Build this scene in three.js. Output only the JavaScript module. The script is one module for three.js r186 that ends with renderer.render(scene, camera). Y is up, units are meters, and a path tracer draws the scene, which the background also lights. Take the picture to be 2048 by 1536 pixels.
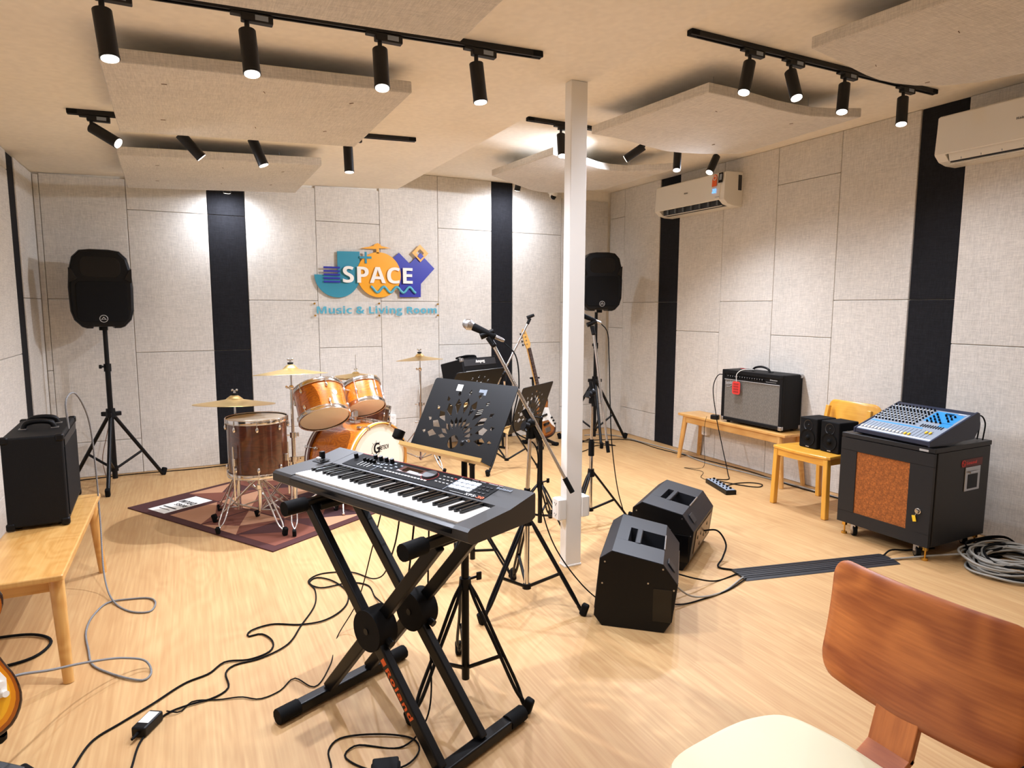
import * as THREE from 'three';
import { RoundedBoxGeometry } from 'three/addons/geometries/RoundedBoxGeometry.js';
import { mergeGeometries } from 'three/addons/utils/BufferGeometryUtils.js';
import { TextGeometry } from 'three/addons/geometries/TextGeometry.js';
import { FontLoader } from 'three/addons/loaders/FontLoader.js';

// ---------- camera, exposure, light levels ----------
const scene = new THREE.Scene();
scene.background = new THREE.Color(0x000000);
const D2R = Math.PI / 180;
const camera = new THREE.PerspectiveCamera(61.193, 2048 / 1536, 0.05, 60);
camera.rotation.order = 'YXZ';
camera.position.set(0, 1.415, 0);
camera.rotation.set(-6.707 * D2R, -26.542 * D2R, 0.144 * D2R);
scene.add(camera);
const renderer = new THREE.WebGLRenderer({ antialias: true });
renderer.toneMapping = THREE.LinearToneMapping;
renderer.toneMappingExposure = 1.16;
renderer.shadowMap.enabled = true;
const LAMP = 8.6, LAMP_COLOR = 0xe8efff, LAMP_ANGLE = 1.42, LAMP_PENUMBRA = 0.7;
const font = await new FontLoader().loadAsync('fonts/droid/droid_sans_bold.typeface.json');

// ---------- helpers ----------
let seed = 7;
const rnd = () => { seed = (seed * 1664525 + 1013904223) >>> 0; return seed / 4294967296; };
const V = (x, y, z) => new THREE.Vector3(x, y, z);
const used = {};
const numbered = (n) => { const k = used[n] = (used[n] ?? -1) + 1; return k ? n + '_' + String(k).padStart(3, '0') : n; };
const bx = (w, h, d, x = 0, y = 0, z = 0, r = 0) => {
  const g = r ? new RoundedBoxGeometry(w, h, d, 2, Math.min(r, w * .49, h * .49, d * .49)) : new THREE.BoxGeometry(w, h, d);
  return g.translate(x, y, z);
};
const rod = (a, b, r, r2 = r, seg = 12) => {
  a = Array.isArray(a) ? V(...a) : a; b = Array.isArray(b) ? V(...b) : b;
  const d = b.clone().sub(a), g = new THREE.CylinderGeometry(r2, r, d.length(), seg);
  g.applyQuaternion(new THREE.Quaternion().setFromUnitVectors(V(0, 1, 0), d.normalize()));
  return g.translate((a.x + b.x) / 2, (a.y + b.y) / 2, (a.z + b.z) / 2);
};
const bar = (a, b, w, h = w, up = [0, 0, 1]) => {            // square bar from a to b; w lies across up, h along it
  a = V(...a); b = V(...b);
  const d = b.clone().sub(a), L = d.length(); d.normalize();
  const s = V(...up).cross(d).normalize(), u = s.clone().cross(d);
  const g = new RoundedBoxGeometry(w, L, h, 1, Math.min(w, h) * .18);
  return g.applyMatrix4(new THREE.Matrix4().makeBasis(s, d, u)).translate((a.x + b.x) / 2, (a.y + b.y) / 2, (a.z + b.z) / 2);
};
const tube = (pts, r, seg = 0, rad = 7, closed = false) => {
  const c = new THREE.CatmullRomCurve3(pts.map((p) => (Array.isArray(p) ? V(...p) : p)), closed, 'centripetal');
  return new THREE.TubeGeometry(c, seg || pts.length * 7, r, rad, closed);
};
const lathe = (pts, seg = 40) => new THREE.LatheGeometry(pts.map(([r, y]) => new THREE.Vector2(r, y)), seg);
const ball = (r, x = 0, y = 0, z = 0, seg = 16) => new THREE.SphereGeometry(r, seg, seg * .7 | 0).translate(x, y, z);
const ring = (R, r, seg = 36, rs = 8) => new THREE.TorusGeometry(R, r, rs, seg);
const poly = (pts) => { const s = new THREE.Shape(); pts.forEach(([x, y], i) => (i ? s.lineTo(x, y) : s.moveTo(x, y))); s.closePath(); return s; };
const rrect = (w, h, r, x = 0, y = 0) => {
  const s = new THREE.Shape(), a = x - w / 2, b = y - h / 2;
  s.moveTo(a + r, b); s.lineTo(a + w - r, b); s.absarc(a + w - r, b + r, r, -Math.PI / 2, 0); s.lineTo(a + w, b + h - r); s.absarc(a + w - r, b + h - r, r, 0, Math.PI / 2);
  s.lineTo(a + r, b + h); s.absarc(a + r, b + h - r, r, Math.PI / 2, Math.PI); s.lineTo(a, b + r); s.absarc(a + r, b + r, r, Math.PI, Math.PI * 1.5); return s;
};
const ext = (shape, d, bev = 0, seg = 12) => new THREE.ExtrudeGeometry(shape, bev ? { depth: d - 2 * bev, bevelEnabled: true, bevelSize: bev, bevelOffset: -bev, bevelThickness: bev, bevelSegments: 2, curveSegments: seg } : { depth: d, bevelEnabled: false, curveSegments: seg }).translate(0, 0, bev);
const text = (s, size, depth = .001) => { const g = new TextGeometry(s, { font, size, depth, curveSegments: 3, bevelEnabled: false }); g.computeBoundingBox(); return g; };
const fitText = (s, w, h, depth = .001) => {                  // text scaled to w x h, its lower left corner at the origin
  const g = text(s, 1, 1), b = g.boundingBox; g.translate(-b.min.x, -b.min.y, 0);
  return g.scale(w / (b.max.x - b.min.x), h / (b.max.y - b.min.y), depth);
};
const merge = (gs) => {
  const list = (Array.isArray(gs) ? gs : [gs]).map((g) => { const q = g.index ? g.toNonIndexed() : g; for (const k of Object.keys(q.attributes)) if (!['position', 'normal', 'uv'].includes(k)) q.deleteAttribute(k); return q; });
  return list.length > 1 ? mergeGeometries(list) : list[0];
};
// uv in metres on every face; v runs along the grain axis
const metreUV = (g, grain = 'y') => {
  const p = g.attributes.position, n = p.count, uv = new Float32Array(n * 2), gi = 'xyz'.indexOf(grain), a = V(), b = V(), c = V(), e = V();
  for (let i = 0; i < n; i += 3) {
    a.fromBufferAttribute(p, i); b.fromBufferAttribute(p, i + 1); c.fromBufferAttribute(p, i + 2);
    e.copy(b).sub(a).cross(c.clone().sub(a));
    const m = [Math.abs(e.x), Math.abs(e.y), Math.abs(e.z)], ax = m.indexOf(Math.max(...m));
    const ids = [0, 1, 2].filter((k) => k !== ax), vi = ids.includes(gi) ? gi : ids[1], ui = ids.find((k) => k !== vi);
    [a, b, c].forEach((q, k) => { const t = [q.x, q.y, q.z]; uv[(i + k) * 2] = t[ui]; uv[(i + k) * 2 + 1] = t[vi]; });
  }
  g.setAttribute('uv', new THREE.BufferAttribute(uv, 2));
  return g;
};
function obj(name, gs, m, parent = scene, grain) {
  let g = merge(gs);
  if (m.userData.metre || grain) g = metreUV(g, grain);
  const o = new THREE.Mesh(g, m);
  o.name = parent === scene ? numbered(name) : name;
  o.castShadow = o.receiveShadow = true;
  parent.add(o);
  return o;
}
function thing(name, label, category, [x, y, z] = [0, 0, 0], turn = 0, group) {
  const o = new THREE.Group();
  o.name = numbered(name); scene.add(o);
  o.position.set(x, y, z); o.rotation.y = turn; o.userData = { label, category };
  if (group) o.userData.group = group;
  return o;
}
const tag = (o, label, category, group) => { o.userData.label = label; o.userData.category = category; if (group) o.userData.group = group; return o; };
const structure = (o) => { o.userData.kind = 'structure'; return o; };
const at = (o, x, y, z, rx = 0, ry = 0, rz = 0) => { o.position.set(x, y, z); o.rotation.set(rx, ry, rz); return o; };

// ---------- procedural textures ----------
const hash = (x, y, s) => { let h = Math.imul(x, 374761393) ^ Math.imul(y, 668265263) ^ Math.imul(s, 2246822519); h = Math.imul(h ^ (h >>> 13), 1274126177); return ((h ^ (h >>> 16)) >>> 0) / 4294967296; };
const noise = (u, v, px, py, s) => {                          // value noise on a lattice of px x py cells that repeats
  const x = u * px, y = v * py, i = Math.floor(x), j = Math.floor(y), fx = x - i, fy = y - j, sx = fx * fx * (3 - 2 * fx), sy = fy * fy * (3 - 2 * fy);
  const X = ((i % px) + px) % px, Y = ((j % py) + py) % py, X1 = (X + 1) % px, Y1 = (Y + 1) % py;
  const a = hash(X, Y, s), b = hash(X1, Y, s), c = hash(X, Y1, s), d = hash(X1, Y1, s);
  return a + (b - a) * sx + (c - a) * sy + (a - b - c + d) * sx * sy;
};
function makeTex(size, metres, fn, srgb = true) {
  const d = new Uint8Array(size * size * 4);
  for (let y = 0; y < size; y++) for (let x = 0; x < size; x++) {
    const c = fn(x / size, y / size), k = (y * size + x) * 4;
    d[k] = Math.max(0, Math.min(255, c[0])); d[k + 1] = Math.max(0, Math.min(255, c[1])); d[k + 2] = Math.max(0, Math.min(255, c[2])); d[k + 3] = 255;
  }
  const t = new THREE.DataTexture(d, size, size);
  t.wrapS = t.wrapT = THREE.RepeatWrapping; t.magFilter = THREE.LinearFilter; t.minFilter = THREE.LinearMipmapLinearFilter; t.generateMipmaps = true;
  if (srgb) t.colorSpace = THREE.SRGBColorSpace;
  t.repeat.set(1 / metres, 1 / metres); t.needsUpdate = true;
  return t;
}
const linen = (c, k, size = 1024) => makeTex(size, 1.2, (u, v) => {
  const h = noise(u, v, 30, 400, 1) + .7 * noise(u, v, 60, 512, 2), w = noise(u, v, 400, 30, 3) + .7 * noise(u, v, 512, 60, 4);
  const f = noise(u, v, 512, 512, 5), b = noise(u, v, 6, 6, 6);
  const t = 1 + k * ((h + w) / 3.4 - .5) * 1.7 + k * .35 * (f - .5) + k * .22 * (b - .5);
  return [c[0] * t, c[1] * t, c[2] * t];
});
const wood = (c1, c2, o) => makeTex(o.size ?? 512, o.m, (u, v) => {
  const warp = noise(u, v, o.wu ?? 5, o.wv ?? 2, 11) * (o.warp ?? 1) + .35 * noise(u, v, (o.wu ?? 5) * 3, (o.wv ?? 2) * 3, 12);
  const r = .5 + .5 * Math.sin((warp * (o.rings ?? 9) + u * (o.lines ?? 0)) * Math.PI * 2);
  const s = noise(u, v, o.fine ?? 160, o.fv ?? 5, 13), s2 = noise(u, v, (o.fine ?? 160) * 2, (o.fv ?? 5) * 3, 14), b = noise(u, v, o.bu ?? 8, o.bv ?? 3, 15);
  const t = Math.max(0, Math.min(1, (o.kr ?? .3) * r + (o.ks ?? .35) * s + (o.kf ?? .15) * s2 + (o.kb ?? .3) * b));
  return c1.map((q, i) => q + (c2[i] - q) * t);
});
const T = {
  linen: linen([212, 206, 196], .15), dark: linen([27, 27, 30], .5, 512),
  floor: wood([208, 172, 120], [178, 134, 84], { size: 1024, m: 1.6, rings: 4, wu: 9, wv: 3, warp: 1.2, fine: 230, fv: 7, kr: .13, ks: .42, kf: .18, kb: .4, bu: 12, bv: 3 }),
  oak: wood([226, 180, 110], [196, 140, 70], { m: .5, rings: 4, wu: 4, wv: 2, fine: 90, fv: 3, kr: .3, ks: .4, kf: .1, kb: .3 }),
  rubberwood: wood([238, 182, 74], [216, 148, 44], { m: .5, rings: 4, wu: 4, wv: 2, fine: 90, fv: 3, kr: .25, ks: .35, kf: .1, kb: .3 }),
  walnut: wood([220, 134, 66], [142, 70, 30], { m: .52, rings: 3, wu: 3, wv: 2, warp: 1.2, fine: 110, fv: 7, kr: .33, ks: .25, kf: .14, kb: .5, bu: 6, bv: 3 }),
  darkdrum: wood([92, 40, 18], [52, 20, 9], { m: .3, rings: 6, wu: 4, wv: 2, fine: 60, fv: 4, kr: .35, ks: .3, kf: .1, kb: .25 }),
  drum: wood([226, 134, 30], [150, 70, 16], { m: .3, rings: 8, wu: 4, wv: 3, warp: 1.4, fine: 60, fv: 5, kr: .4, ks: .22, kf: .1, kb: .2 }),
  brownfoam: makeTex(256, .12, (u, v) => { const t = .72 + .5 * noise(u, v, 64, 64, 3) * noise(u, v, 22, 22, 4) + .18 * noise(u, v, 9, 9, 5); return [168 * t, 96 * t, 40 * t]; }),
  silver: makeTex(256, .1, (u, v) => { const a = noise(u, v, 10, 90, 3), b = noise(u, v, 60, 128, 4), t = .62 + .5 * a * b + .24 * (Math.sin(v * Math.PI * 2 * 22) > .2 ? 1 : 0); return [128 * t, 122 * t, 112 * t]; }),
  tolex: makeTex(256, .08, (u, v) => { const t = .6 + .8 * noise(u, v, 90, 90, 3); return [17 * t, 17 * t, 18 * t]; }),
  braid: makeTex(64, .02, (u, v) => { const t = ((u * 4 + v * 2) % 1) < .32 ? 190 : 48; return [t, t, t]; }),
  plaster: makeTex(512, 2, (u, v) => { const t = .97 + .03 * noise(u, v, 90, 90, 3) + .02 * noise(u, v, 9, 9, 4); return [247 * t, 239 * t, 224 * t]; }),
};
const M = {};
const mat = (name, color, roughness, metalness = 0, more = {}) => {
  const C = more.clearcoat || more.transmission || more.sheen || more.specularIntensity ? THREE.MeshPhysicalMaterial : THREE.MeshStandardMaterial;
  const m = new C({ color, roughness, metalness, ...more }); m.name = name; M[name] = m; return m;
};
const tmat = (name, map, roughness, more = {}) => { const m = mat(name, 0xffffff, roughness, 0, { map, ...more }); m.userData.metre = true; return m; };
tmat('linen', T.linen, .95, { bumpMap: T.linen, bumpScale: .0006 }); tmat('darkLinen', T.dark, .8, { specularIntensity: .35, bumpMap: T.dark, bumpScale: .0005 });
tmat('floor', T.floor, .58); tmat('oak', T.oak, .38, { clearcoat: .3, clearcoatRoughness: .3 }); tmat('rubberwood', T.rubberwood, .35, { clearcoat: .5, clearcoatRoughness: .2 });
tmat('walnut', T.walnut, .4, { clearcoat: .25, clearcoatRoughness: .35 }); tmat('darkdrum', T.darkdrum, .3, { clearcoat: 1, clearcoatRoughness: .06 }); tmat('drum', T.drum, .3, { clearcoat: 1, clearcoatRoughness: .06 });
tmat('foam', T.brownfoam, .95); tmat('silver', T.silver, .8); tmat('tolex', T.tolex, .55, { specularIntensity: .35, bumpMap: T.tolex, bumpScale: .0004 }); tmat('plaster', T.plaster, .9);
mat('black', 0x0b0b0c, .42, 0, { specularIntensity: .45 }); mat('blackMatte', 0x0e0e0f, .75, 0, { specularIntensity: .35 }); mat('blackGloss', 0x070708, .2, 0, { specularIntensity: .8 }); mat('blackMetal', 0x0d0d0e, .36, .15, { specularIntensity: .6 }); mat('rubber', 0x0e0e0e, .8, 0, { specularIntensity: .3 }); mat('wedge', 0x212226, .48, 0, { specularIntensity: .7 });
mat('chrome', 0xdddddf, .12, 1); mat('steel', 0xb9b9bb, .3, 1); mat('brass', 0xd9a94f, .25, 1); mat('cymbal', 0xf0cf8c, .34, 1); mat('white', 0xece9e2, .5); mat('whiteGloss', 0xf1eee6, .25); mat('ac', 0xe9e4d8, .35);
mat('post', 0xeeebe4, .55); mat('head', 0xe6dfcc, .5); mat('keyWhite', 0xf2efe8, .25); mat('charcoal', 0x2c2c2e, .5); mat('keyBody', 0x2a2929, .42); mat('cream', 0xdfd5b2, .55); mat('red', 0xd83a33, .5); mat('redDark', 0x9c2320, .6);
mat('yellow', 0xf0c62c, .45); mat('blueP', 0x2f8fd0, .45); mat('grayP', 0x8d97a3, .5); mat('navy', 0x20283c, .4); mat('greenK', 0x1d5b3a, .4); mat('orange', 0xe9601e, .5); mat('silverP', 0xc4c4c2, .35, .3);
mat('track', 0x0e0e10, .5, .2); mat('grayCable', 0x9a968c, .55); mat('brownCable', 0x6b4a2c, .6); mat('maple', 0xd9a75a, .35); mat('rosewood', 0x3a1f16, .5);
mat('teal', 0x2f8ba3, .4); mat('tealLight', 0x53a7bd, .4); mat('signOrange', 0xf2a615, .4); mat('signBlue', 0x24289c, .4); mat('signGold', 0xe8a53a, .4);
mat('lens', 0xffffff, .4, 0, { emissive: 0xfff4e6, emissiveIntensity: 4 });
mat('acrylic', 0xffffff, .05, 0, { transparent: true, opacity: .08 });
M.braid = mat('braid', 0xffffff, .7, 0, { map: T.braid });
// ---------- the room ----------
const XL = -1.02, XR = 4.406, ZB = -6.313, ZF = 1.9, HC = 2.72, XD = 1.9;
const yL = (x) => 2.452 + (x - XL) * .036, TILT = Math.atan(.036);
structure(obj('floor', bx(XR - XL + .4, .1, ZF - ZB + .4, (XR + XL) / 2, -.05, (ZF + ZB) / 2), M.floor, scene, 'z')).userData.label = 'light oak vinyl floor';
{
  const c = structure(new THREE.Group()); c.name = 'ceiling'; scene.add(c);
  const L = ZF - ZB + .4, z0 = ZB - .2;
  obj('upper_slab', bx(XR - XD + .2, .15, L, (XR + XD + .2) / 2, HC + .075, z0 + L / 2), M.plaster, c);
  obj('dropped_slab', ext(poly([[XL - .2, yL(XL - .2)], [XD, yL(XD)], [XD, HC + .15], [XL - .2, HC + .15]]), L).translate(0, 0, z0), M.plaster, c);
}
// padded fabric panels, one board each, on a slab; p turns (along, height) into a place
function panelWall(name, slab, cols, place, top) {
  const w = structure(new THREE.Group()); w.name = name; scene.add(w);
  obj('wall_slab', slab, M.plaster, w);
  for (const [a, b, dark, seams, cap] of cols) {
    const ys = [0, ...seams, cap ?? top((a + b) / 2)];
    for (let i = 0; i < ys.length - 1; i++) {
      const ww = b - a - .003, hh = ys[i + 1] - ys[i] - .003, dep = dark ? .016 : .024;
      const g = bx(ww, hh, dep, 0, 0, dep / 2, .005);
      const o = obj('panel', g, dark ? M.darkLinen : M.linen, w, dark ? 'x' : (i + Math.round(a * 10)) % 2 ? 'x' : 'y');
      place(o, (a + b) / 2, (ys[i] + ys[i + 1]) / 2);
    }
  }
  return w;
}
const topB = (x) => (x < XD - .1 ? yL(x) - .012 : HC);
const A = [.295, 1.475], B = [1.03, 2.21], C3 = [1.19, 2.42];
panelWall('wall_back', bx(XR - XL + .4, 3, .12, (XR + XL) / 2, 1.45, ZB - .085), [
  [-1.02, -.98, 0, [.9]], [-.98, -.395, 0, A], [-.395, .208, 0, B], [.208, .512, 1, B], [.512, 1.116, 0, A], [1.116, 1.717, 0, B], [1.717, 2.313, 0, A, HC],
  [2.313, 2.909, 0, B], [2.909, 3.158, 1, [1.475]], [3.158, 3.759, 0, B], [3.759, 4.38, 0, A, 2.61]], (o, x, y) => o.position.set(x, y, ZB - .025), (x) => topB(x));
{
  const cols = [[-6.313, -6.035, 0, C3], [-6.035, -5.43, 0, A], [-5.43, -5.13, 1, [1.475]], [-5.13, -4.54, 0, C3], [-4.54, -3.94, 0, A], [-3.94, -3.362, 0, C3], [-3.362, -2.786, 0, A], [-2.786, -2.489, 1, [1.475]]];
  for (let i = 0; i < 7; i++) cols.push([-2.489 + i * .6, -1.889 + i * .6, 0, i % 2 ? A : C3]);
  panelWall('wall_right', bx(.12, 3, ZF - ZB + .3, XR + .085, 1.45, (ZF + ZB) / 2), cols, (o, z, y) => { o.position.set(XR + .025, y, z); o.rotation.y = -Math.PI / 2; }, () => HC);
  const cl = [[-6.313, -5.73, 0, A], [-5.73, -5.5, 1, []]];
  for (let i = 0; i < 12; i++) cl.push([-5.5 + i * .6, -4.9 + i * .6, 0, i % 2 ? A : C3.map((q) => q - .1)]);
  panelWall('wall_left', bx(.12, 3, ZF - ZB + .3, XL - .085, 1.45, (ZF + ZB) / 2), cl, (o, z, y) => { o.position.set(XL - .025, y, z); o.rotation.y = Math.PI / 2; }, () => yL(XL) - .004);
}
structure(obj('wall_front', bx(XR - XL + .4, 3, .12, (XR + XL) / 2, 1.45, ZF + .06), M.plaster));
{
  const p = thing('support_post', 'slim white painted square post standing between floor and ceiling edge', 'post', [1.84, 0, -2.955]);
  obj('shaft', bx(.098, yL(1.84) - .002, .062, 0, yL(1.84) / 2, 0, .004), M.post, p);
  obj('base_collar', bx(.104, .012, .068, 0, .006, 0, .003), M.post, p);
}
function outletBox(name, label, x, y, z, turn, group) {
  const o = thing(name, label, 'outlet', [x, y, z], turn, group);
  obj('box', bx(.07, .115, .045, 0, 0, .0225, .005), M.whiteGloss, o);
  obj('face_plate', bx(.066, .11, .004, 0, 0, .047, .002), M.white, o);
  for (const dy of [-.03, .03]) obj('socket', [-1, 0, 1].map((k) => bx(.003, .008, .003, k * .009, dy + (k ? .003 : -.007), .049)), M.charcoal, o);
}
outletBox('outlet_box', 'white double outlet box on the side of post facing the keyboard', 1.79, .33, -2.955, -Math.PI / 2);
outletBox('outlet_box', 'white double outlet box on the side of post facing the right wall', 1.89, .33, -2.955, Math.PI / 2);
outletBox('outlet_box', 'white outlet box low on back wall behind the snare drum', 1.8, .29, ZB, 0);
outletBox('outlet_box', 'white outlet box low on right wall behind the wooden bench', XR, .27, -4.63, -Math.PI / 2);

// ---------- hanging ceiling panels ----------
function cloud(label, pts, y, tilt, group, staples) {
  const o = thing('ceiling_panel', label, 'acoustic panel', [0, 0, 0], 0, group);
  const cx = pts.reduce((s, p) => s + p[0], 0) / pts.length, cz = pts.reduce((s, p) => s + p[1], 0) / pts.length;
  o.position.set(cx, y, cz); o.rotation.z = tilt;
  obj('board', ext(poly(pts.map(([x, z]) => [x - cx, -(z - cz)])), .055, .006).rotateX(-Math.PI / 2), M.linen, o, 'x');
  const xs = pts.map((p) => p[0] - cx), zs = pts.map((p) => p[1] - cz), mx = .3 * (Math.max(...xs) - Math.min(...xs)), mz = .3 * (Math.max(...zs) - Math.min(...zs));
  const gap = (tilt ? yL(cx) : HC) - y - .05;
  for (const sx of [-1, 1]) for (const sz of [-1, 1]) obj('hanger', [rod([sx * mx, .05, sz * mz], [sx * mx, .05 + gap + (tilt ? 0 : 0), sz * mz], .0015), ring(.008, .0015, 12, 5).translate(sx * mx, .062, sz * mz)], M.steel, o);
  for (const [x, z] of staples) obj('staple', bx(.022, .003, .002, 0, 0, 0).rotateY(1.2 + x * 3).translate(x, -.001, z), M.brownCable, o);
}
const grid6 = [[-.4, .35], [0, .37], [.4, .33], [-.42, -.25], [.02, -.27], [.38, -.24]];
cloud('large square fabric ceiling panel hanging between the two left spotlight tracks', [[-.25, -3.03], [.99, -3.03], [.99, -4.17], [-.27, -4.17]], 2.374, .045, null, grid6);
cloud('square fabric ceiling panel hanging close to the logo wall', [[-.33, -4.78], [.9, -4.78], [.9, -6.0], [-.36, -6.02]], 2.367, .045, null, grid6);
cloud('square fabric ceiling panel above the keyboard, cut by the front spotlight track', [[-.25, -1.2], [.97, -1.2], [.97, -2.38], [-.25, -2.36]], 2.374, .045, null, grid6);
cloud('wavy edged fabric ceiling panel in front of the white post', [[2.56, -2.78], [2.7, -2.785], [2.82, -2.79], [2.97, -2.81], [3.12, -2.83], [3.27, -2.835], [3.41, -2.83], [3.55, -2.79], [3.7, -2.71], [3.77, -3.73], [3.63, -3.81], [3.5, -3.87], [3.35, -3.91], [3.21, -3.92], [3.0, -3.87], [2.81, -3.81], [2.64, -3.78], [2.47, -3.77]], 2.56, 0, null, [[-.3, .3], [.3, .32], [.25, -.3]]);
cloud('wavy edged fabric ceiling panel in front of the security camera', [[2.53, -4.38], [2.66, -4.45], [2.82, -4.52], [2.97, -4.57], [3.1, -4.63], [3.24, -4.66], [3.4, -4.64], [3.55, -4.52], [3.7, -4.38], [3.7, -5.42], [3.6, -5.55], [3.47, -5.74], [3.33, -5.82], [3.19, -5.82], [3.06, -5.76], [2.92, -5.66], [2.8, -5.58], [2.7, -5.5], [2.58, -5.41], [2.46, -5.33]], 2.56, 0, null, []);
cloud('wavy edged fabric ceiling panel beside the right air conditioner', [[2.55, -2.13], [2.75, -2.165], [2.95, -2.21], [3.07, -2.235], [3.19, -2.25], [3.31, -2.245], [3.43, -2.22], [3.52, -2.18], [3.59, -2.13], [3.68, -2.03], [3.73, -1.87], [3.74, -1.02], [3.5, -1.14], [3.2, -1.2], [2.9, -1.14], [2.68, -1.04]], 2.56, 0, null, [[-.25, -.3], [.2, -.33], [-.3, .1]]);

// ---------- spotlight tracks ----------
function track(label, x0, x1, z, left) {
  const cx = (x0 + x1) / 2, y = left ? yL(cx) : HC;
  const o = thing('light_track', label, 'light track', [cx, y, z]);
  if (left) o.rotation.z = TILT;
  obj('rail', [bx(x1 - x0, .02, .035, 0, -.01, 0, .003)], M.track, o);
  obj('rail_lip', [-1, 1].map((s) => bx(x1 - x0, .008, .008, 0, -.022, s * .0125)), M.track, o);
  for (const s of [-1, 1]) obj('end_cap', bx(.05, .024, .037, s * ((x1 - x0) / 2 - .024), -.013, 0, .003), M.blackMatte, o);
}
const lampBody = new THREE.CylinderGeometry(.03, .03, .16, 24), lampRim = lathe([[.0285, -.16], [.031, -.16], [.031, -.15], [.0285, -.15]], 24), lampLens = new THREE.CylinderGeometry(.027, .027, .004, 24);
function spot(x, z, left, dir, label, group, power = 1, angle = LAMP_ANGLE, short = false) {
  const B = short ? .05 : .16;
  const y = (left ? yL(x) : HC) - .026;
  const o = thing('track_spotlight', label, 'spotlight', [x, y, z], 0, group);
  obj('adapter', [bx(.11, .03, .032, .035, -.015, 0, .004), bx(.05, .012, .03, -.03, -.006, 0, .003)], M.track, o);
  obj('rating_label', bx(.045, .018, .001, .05, -.015, .0166), M.grayP, o);
  obj('stem', [rod([0, -.028, 0], [0, -.06, 0], .009), ball(.012, 0, -.062, 0, 10)], M.track, o);
  const h = new THREE.Group(); h.name = 'head'; o.add(h);
  h.position.set(0, -.062, 0);
  const d = V(...dir).normalize();
  h.quaternion.setFromUnitVectors(V(0, -1, 0), d);
  obj('barrel', [lampBody.clone().scale(1, B / .16, 1).translate(0, -B / 2, 0), lampRim.clone().translate(0, .16 - B, 0)], M.track, h);
  obj('lens', lampLens.clone().translate(0, -B - .001, 0), M.lens, h);
  const l = new THREE.SpotLight(LAMP_COLOR, LAMP * power, 0, angle, LAMP_PENUMBRA, 2);
  l.position.set(0, -B - .008, 0); l.target.position.set(0, -2, 0);
  l.castShadow = true; l.shadow.radius = 1.2; l.shadow.mapSize.set(1024, 1024);
  h.add(l); h.add(l.target);
}
track('long black spotlight track on dropped ceiling above the keyboard', -.52, 1.47, -2.66, true);
track('black spotlight track on dropped ceiling above the drum kit', -.52, 1.43, -4.32, true);
track('black spotlight track crossing the upper ceiling in front of the right air conditioner', 2.19, 4.1, -2.52, false);
track('black spotlight track on the upper ceiling behind the white post', 2.17, 4.08, -4.12, false);
track('black spotlight track behind the viewer over the left of the room', -.52, 1.43, -1.0, true);
track('black spotlight track behind the viewer over the cream chair', 2.19, 4.1, -.9, false);
const G1 = 'spotlights above the keyboard', G2 = 'spotlights above the drum kit', G3 = 'spotlights near the right air conditioner', G4 = 'spotlights behind the post', G5 = 'spotlights out of view';
const LB = 'black spotlight on the track ';
for (const [x, dx, dz, p, w] of [[-.2, .1, .15, .15, 'nearest the left wall'], [.25, .05, .2, 1.15, 'second from the left wall'], [.74, -.03, .25, .15, 'second from the post end'], [1.155, .08, .1, .55, 'nearest the white post']]) spot(x, -2.66, true, [dx, -1, dz], LB + 'above the keyboard, ' + w, G1, p);
for (const [x, d, p, a, w] of [[-.41, [.75, -.5, .35], .4, .8, 'tilted sideways'], [.02, [.66, -.72, -.1], .4, .9, 'second from the left wall'], [.41, [.32, -.85, .1], .6, 1.3, 'third from the left wall'], [.98, [.02, -.95, .05], 2.2, LAMP_ANGLE, 'hanging straight near the post']]) spot(x, -4.32, true, d, LB + 'above the drum kit, ' + w, G2, p, a);
for (const [x, dx, dz, p, w] of [[2.58, -.3, .1, .45, 'nearest the post'], [2.87, -.12, .42, .1, 'second from the post, tilted outward'], [3.29, -.25, .15, .25, 'third from the post'], [3.8, -.22, .15, .4, 'nearest the right wall']]) spot(x, -2.52, false, [dx, -1, dz], LB + 'by the right air conditioner, ' + w, G3, p);
for (const [x, d, p, a, w] of [[2.44, [-.08, -.9, .25], .7, LAMP_ANGLE, 'beside the post'], [3.17, [-.56, -.5, -.66], 1.45, 1.2, 'tilted toward the logo'], [3.5, [-.2, -.9, .2], 1.0, LAMP_ANGLE, 'second from the right wall'], [3.9, [-.5, -.8, .1], 1.1, LAMP_ANGLE, 'in front of the air conditioner label']]) spot(x, -4.12, false, d, LB + 'behind the post, ' + w, G4, p, a);
for (const x of [-.2, .7, 1.2]) spot(x, -1.0, true, [.1, -1, -.15], LB + 'behind the viewer, left', G5, .16);
for (const x of [2.6, 3.3, 3.9]) spot(x, -.9, false, [0, -1, -.15], LB + 'behind the viewer, right', G5, .08);
spot(.36, -6.07, true, [0, -1, -.35], 'short black spotlight hidden over the dark stripe beside the logo', null, .3, 1.5, true);
spot(3.04, -5.96, false, [0, -1, -.45], 'short black spotlight over the dark stripe beside the security camera', null, .33, 1.5, true);
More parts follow.
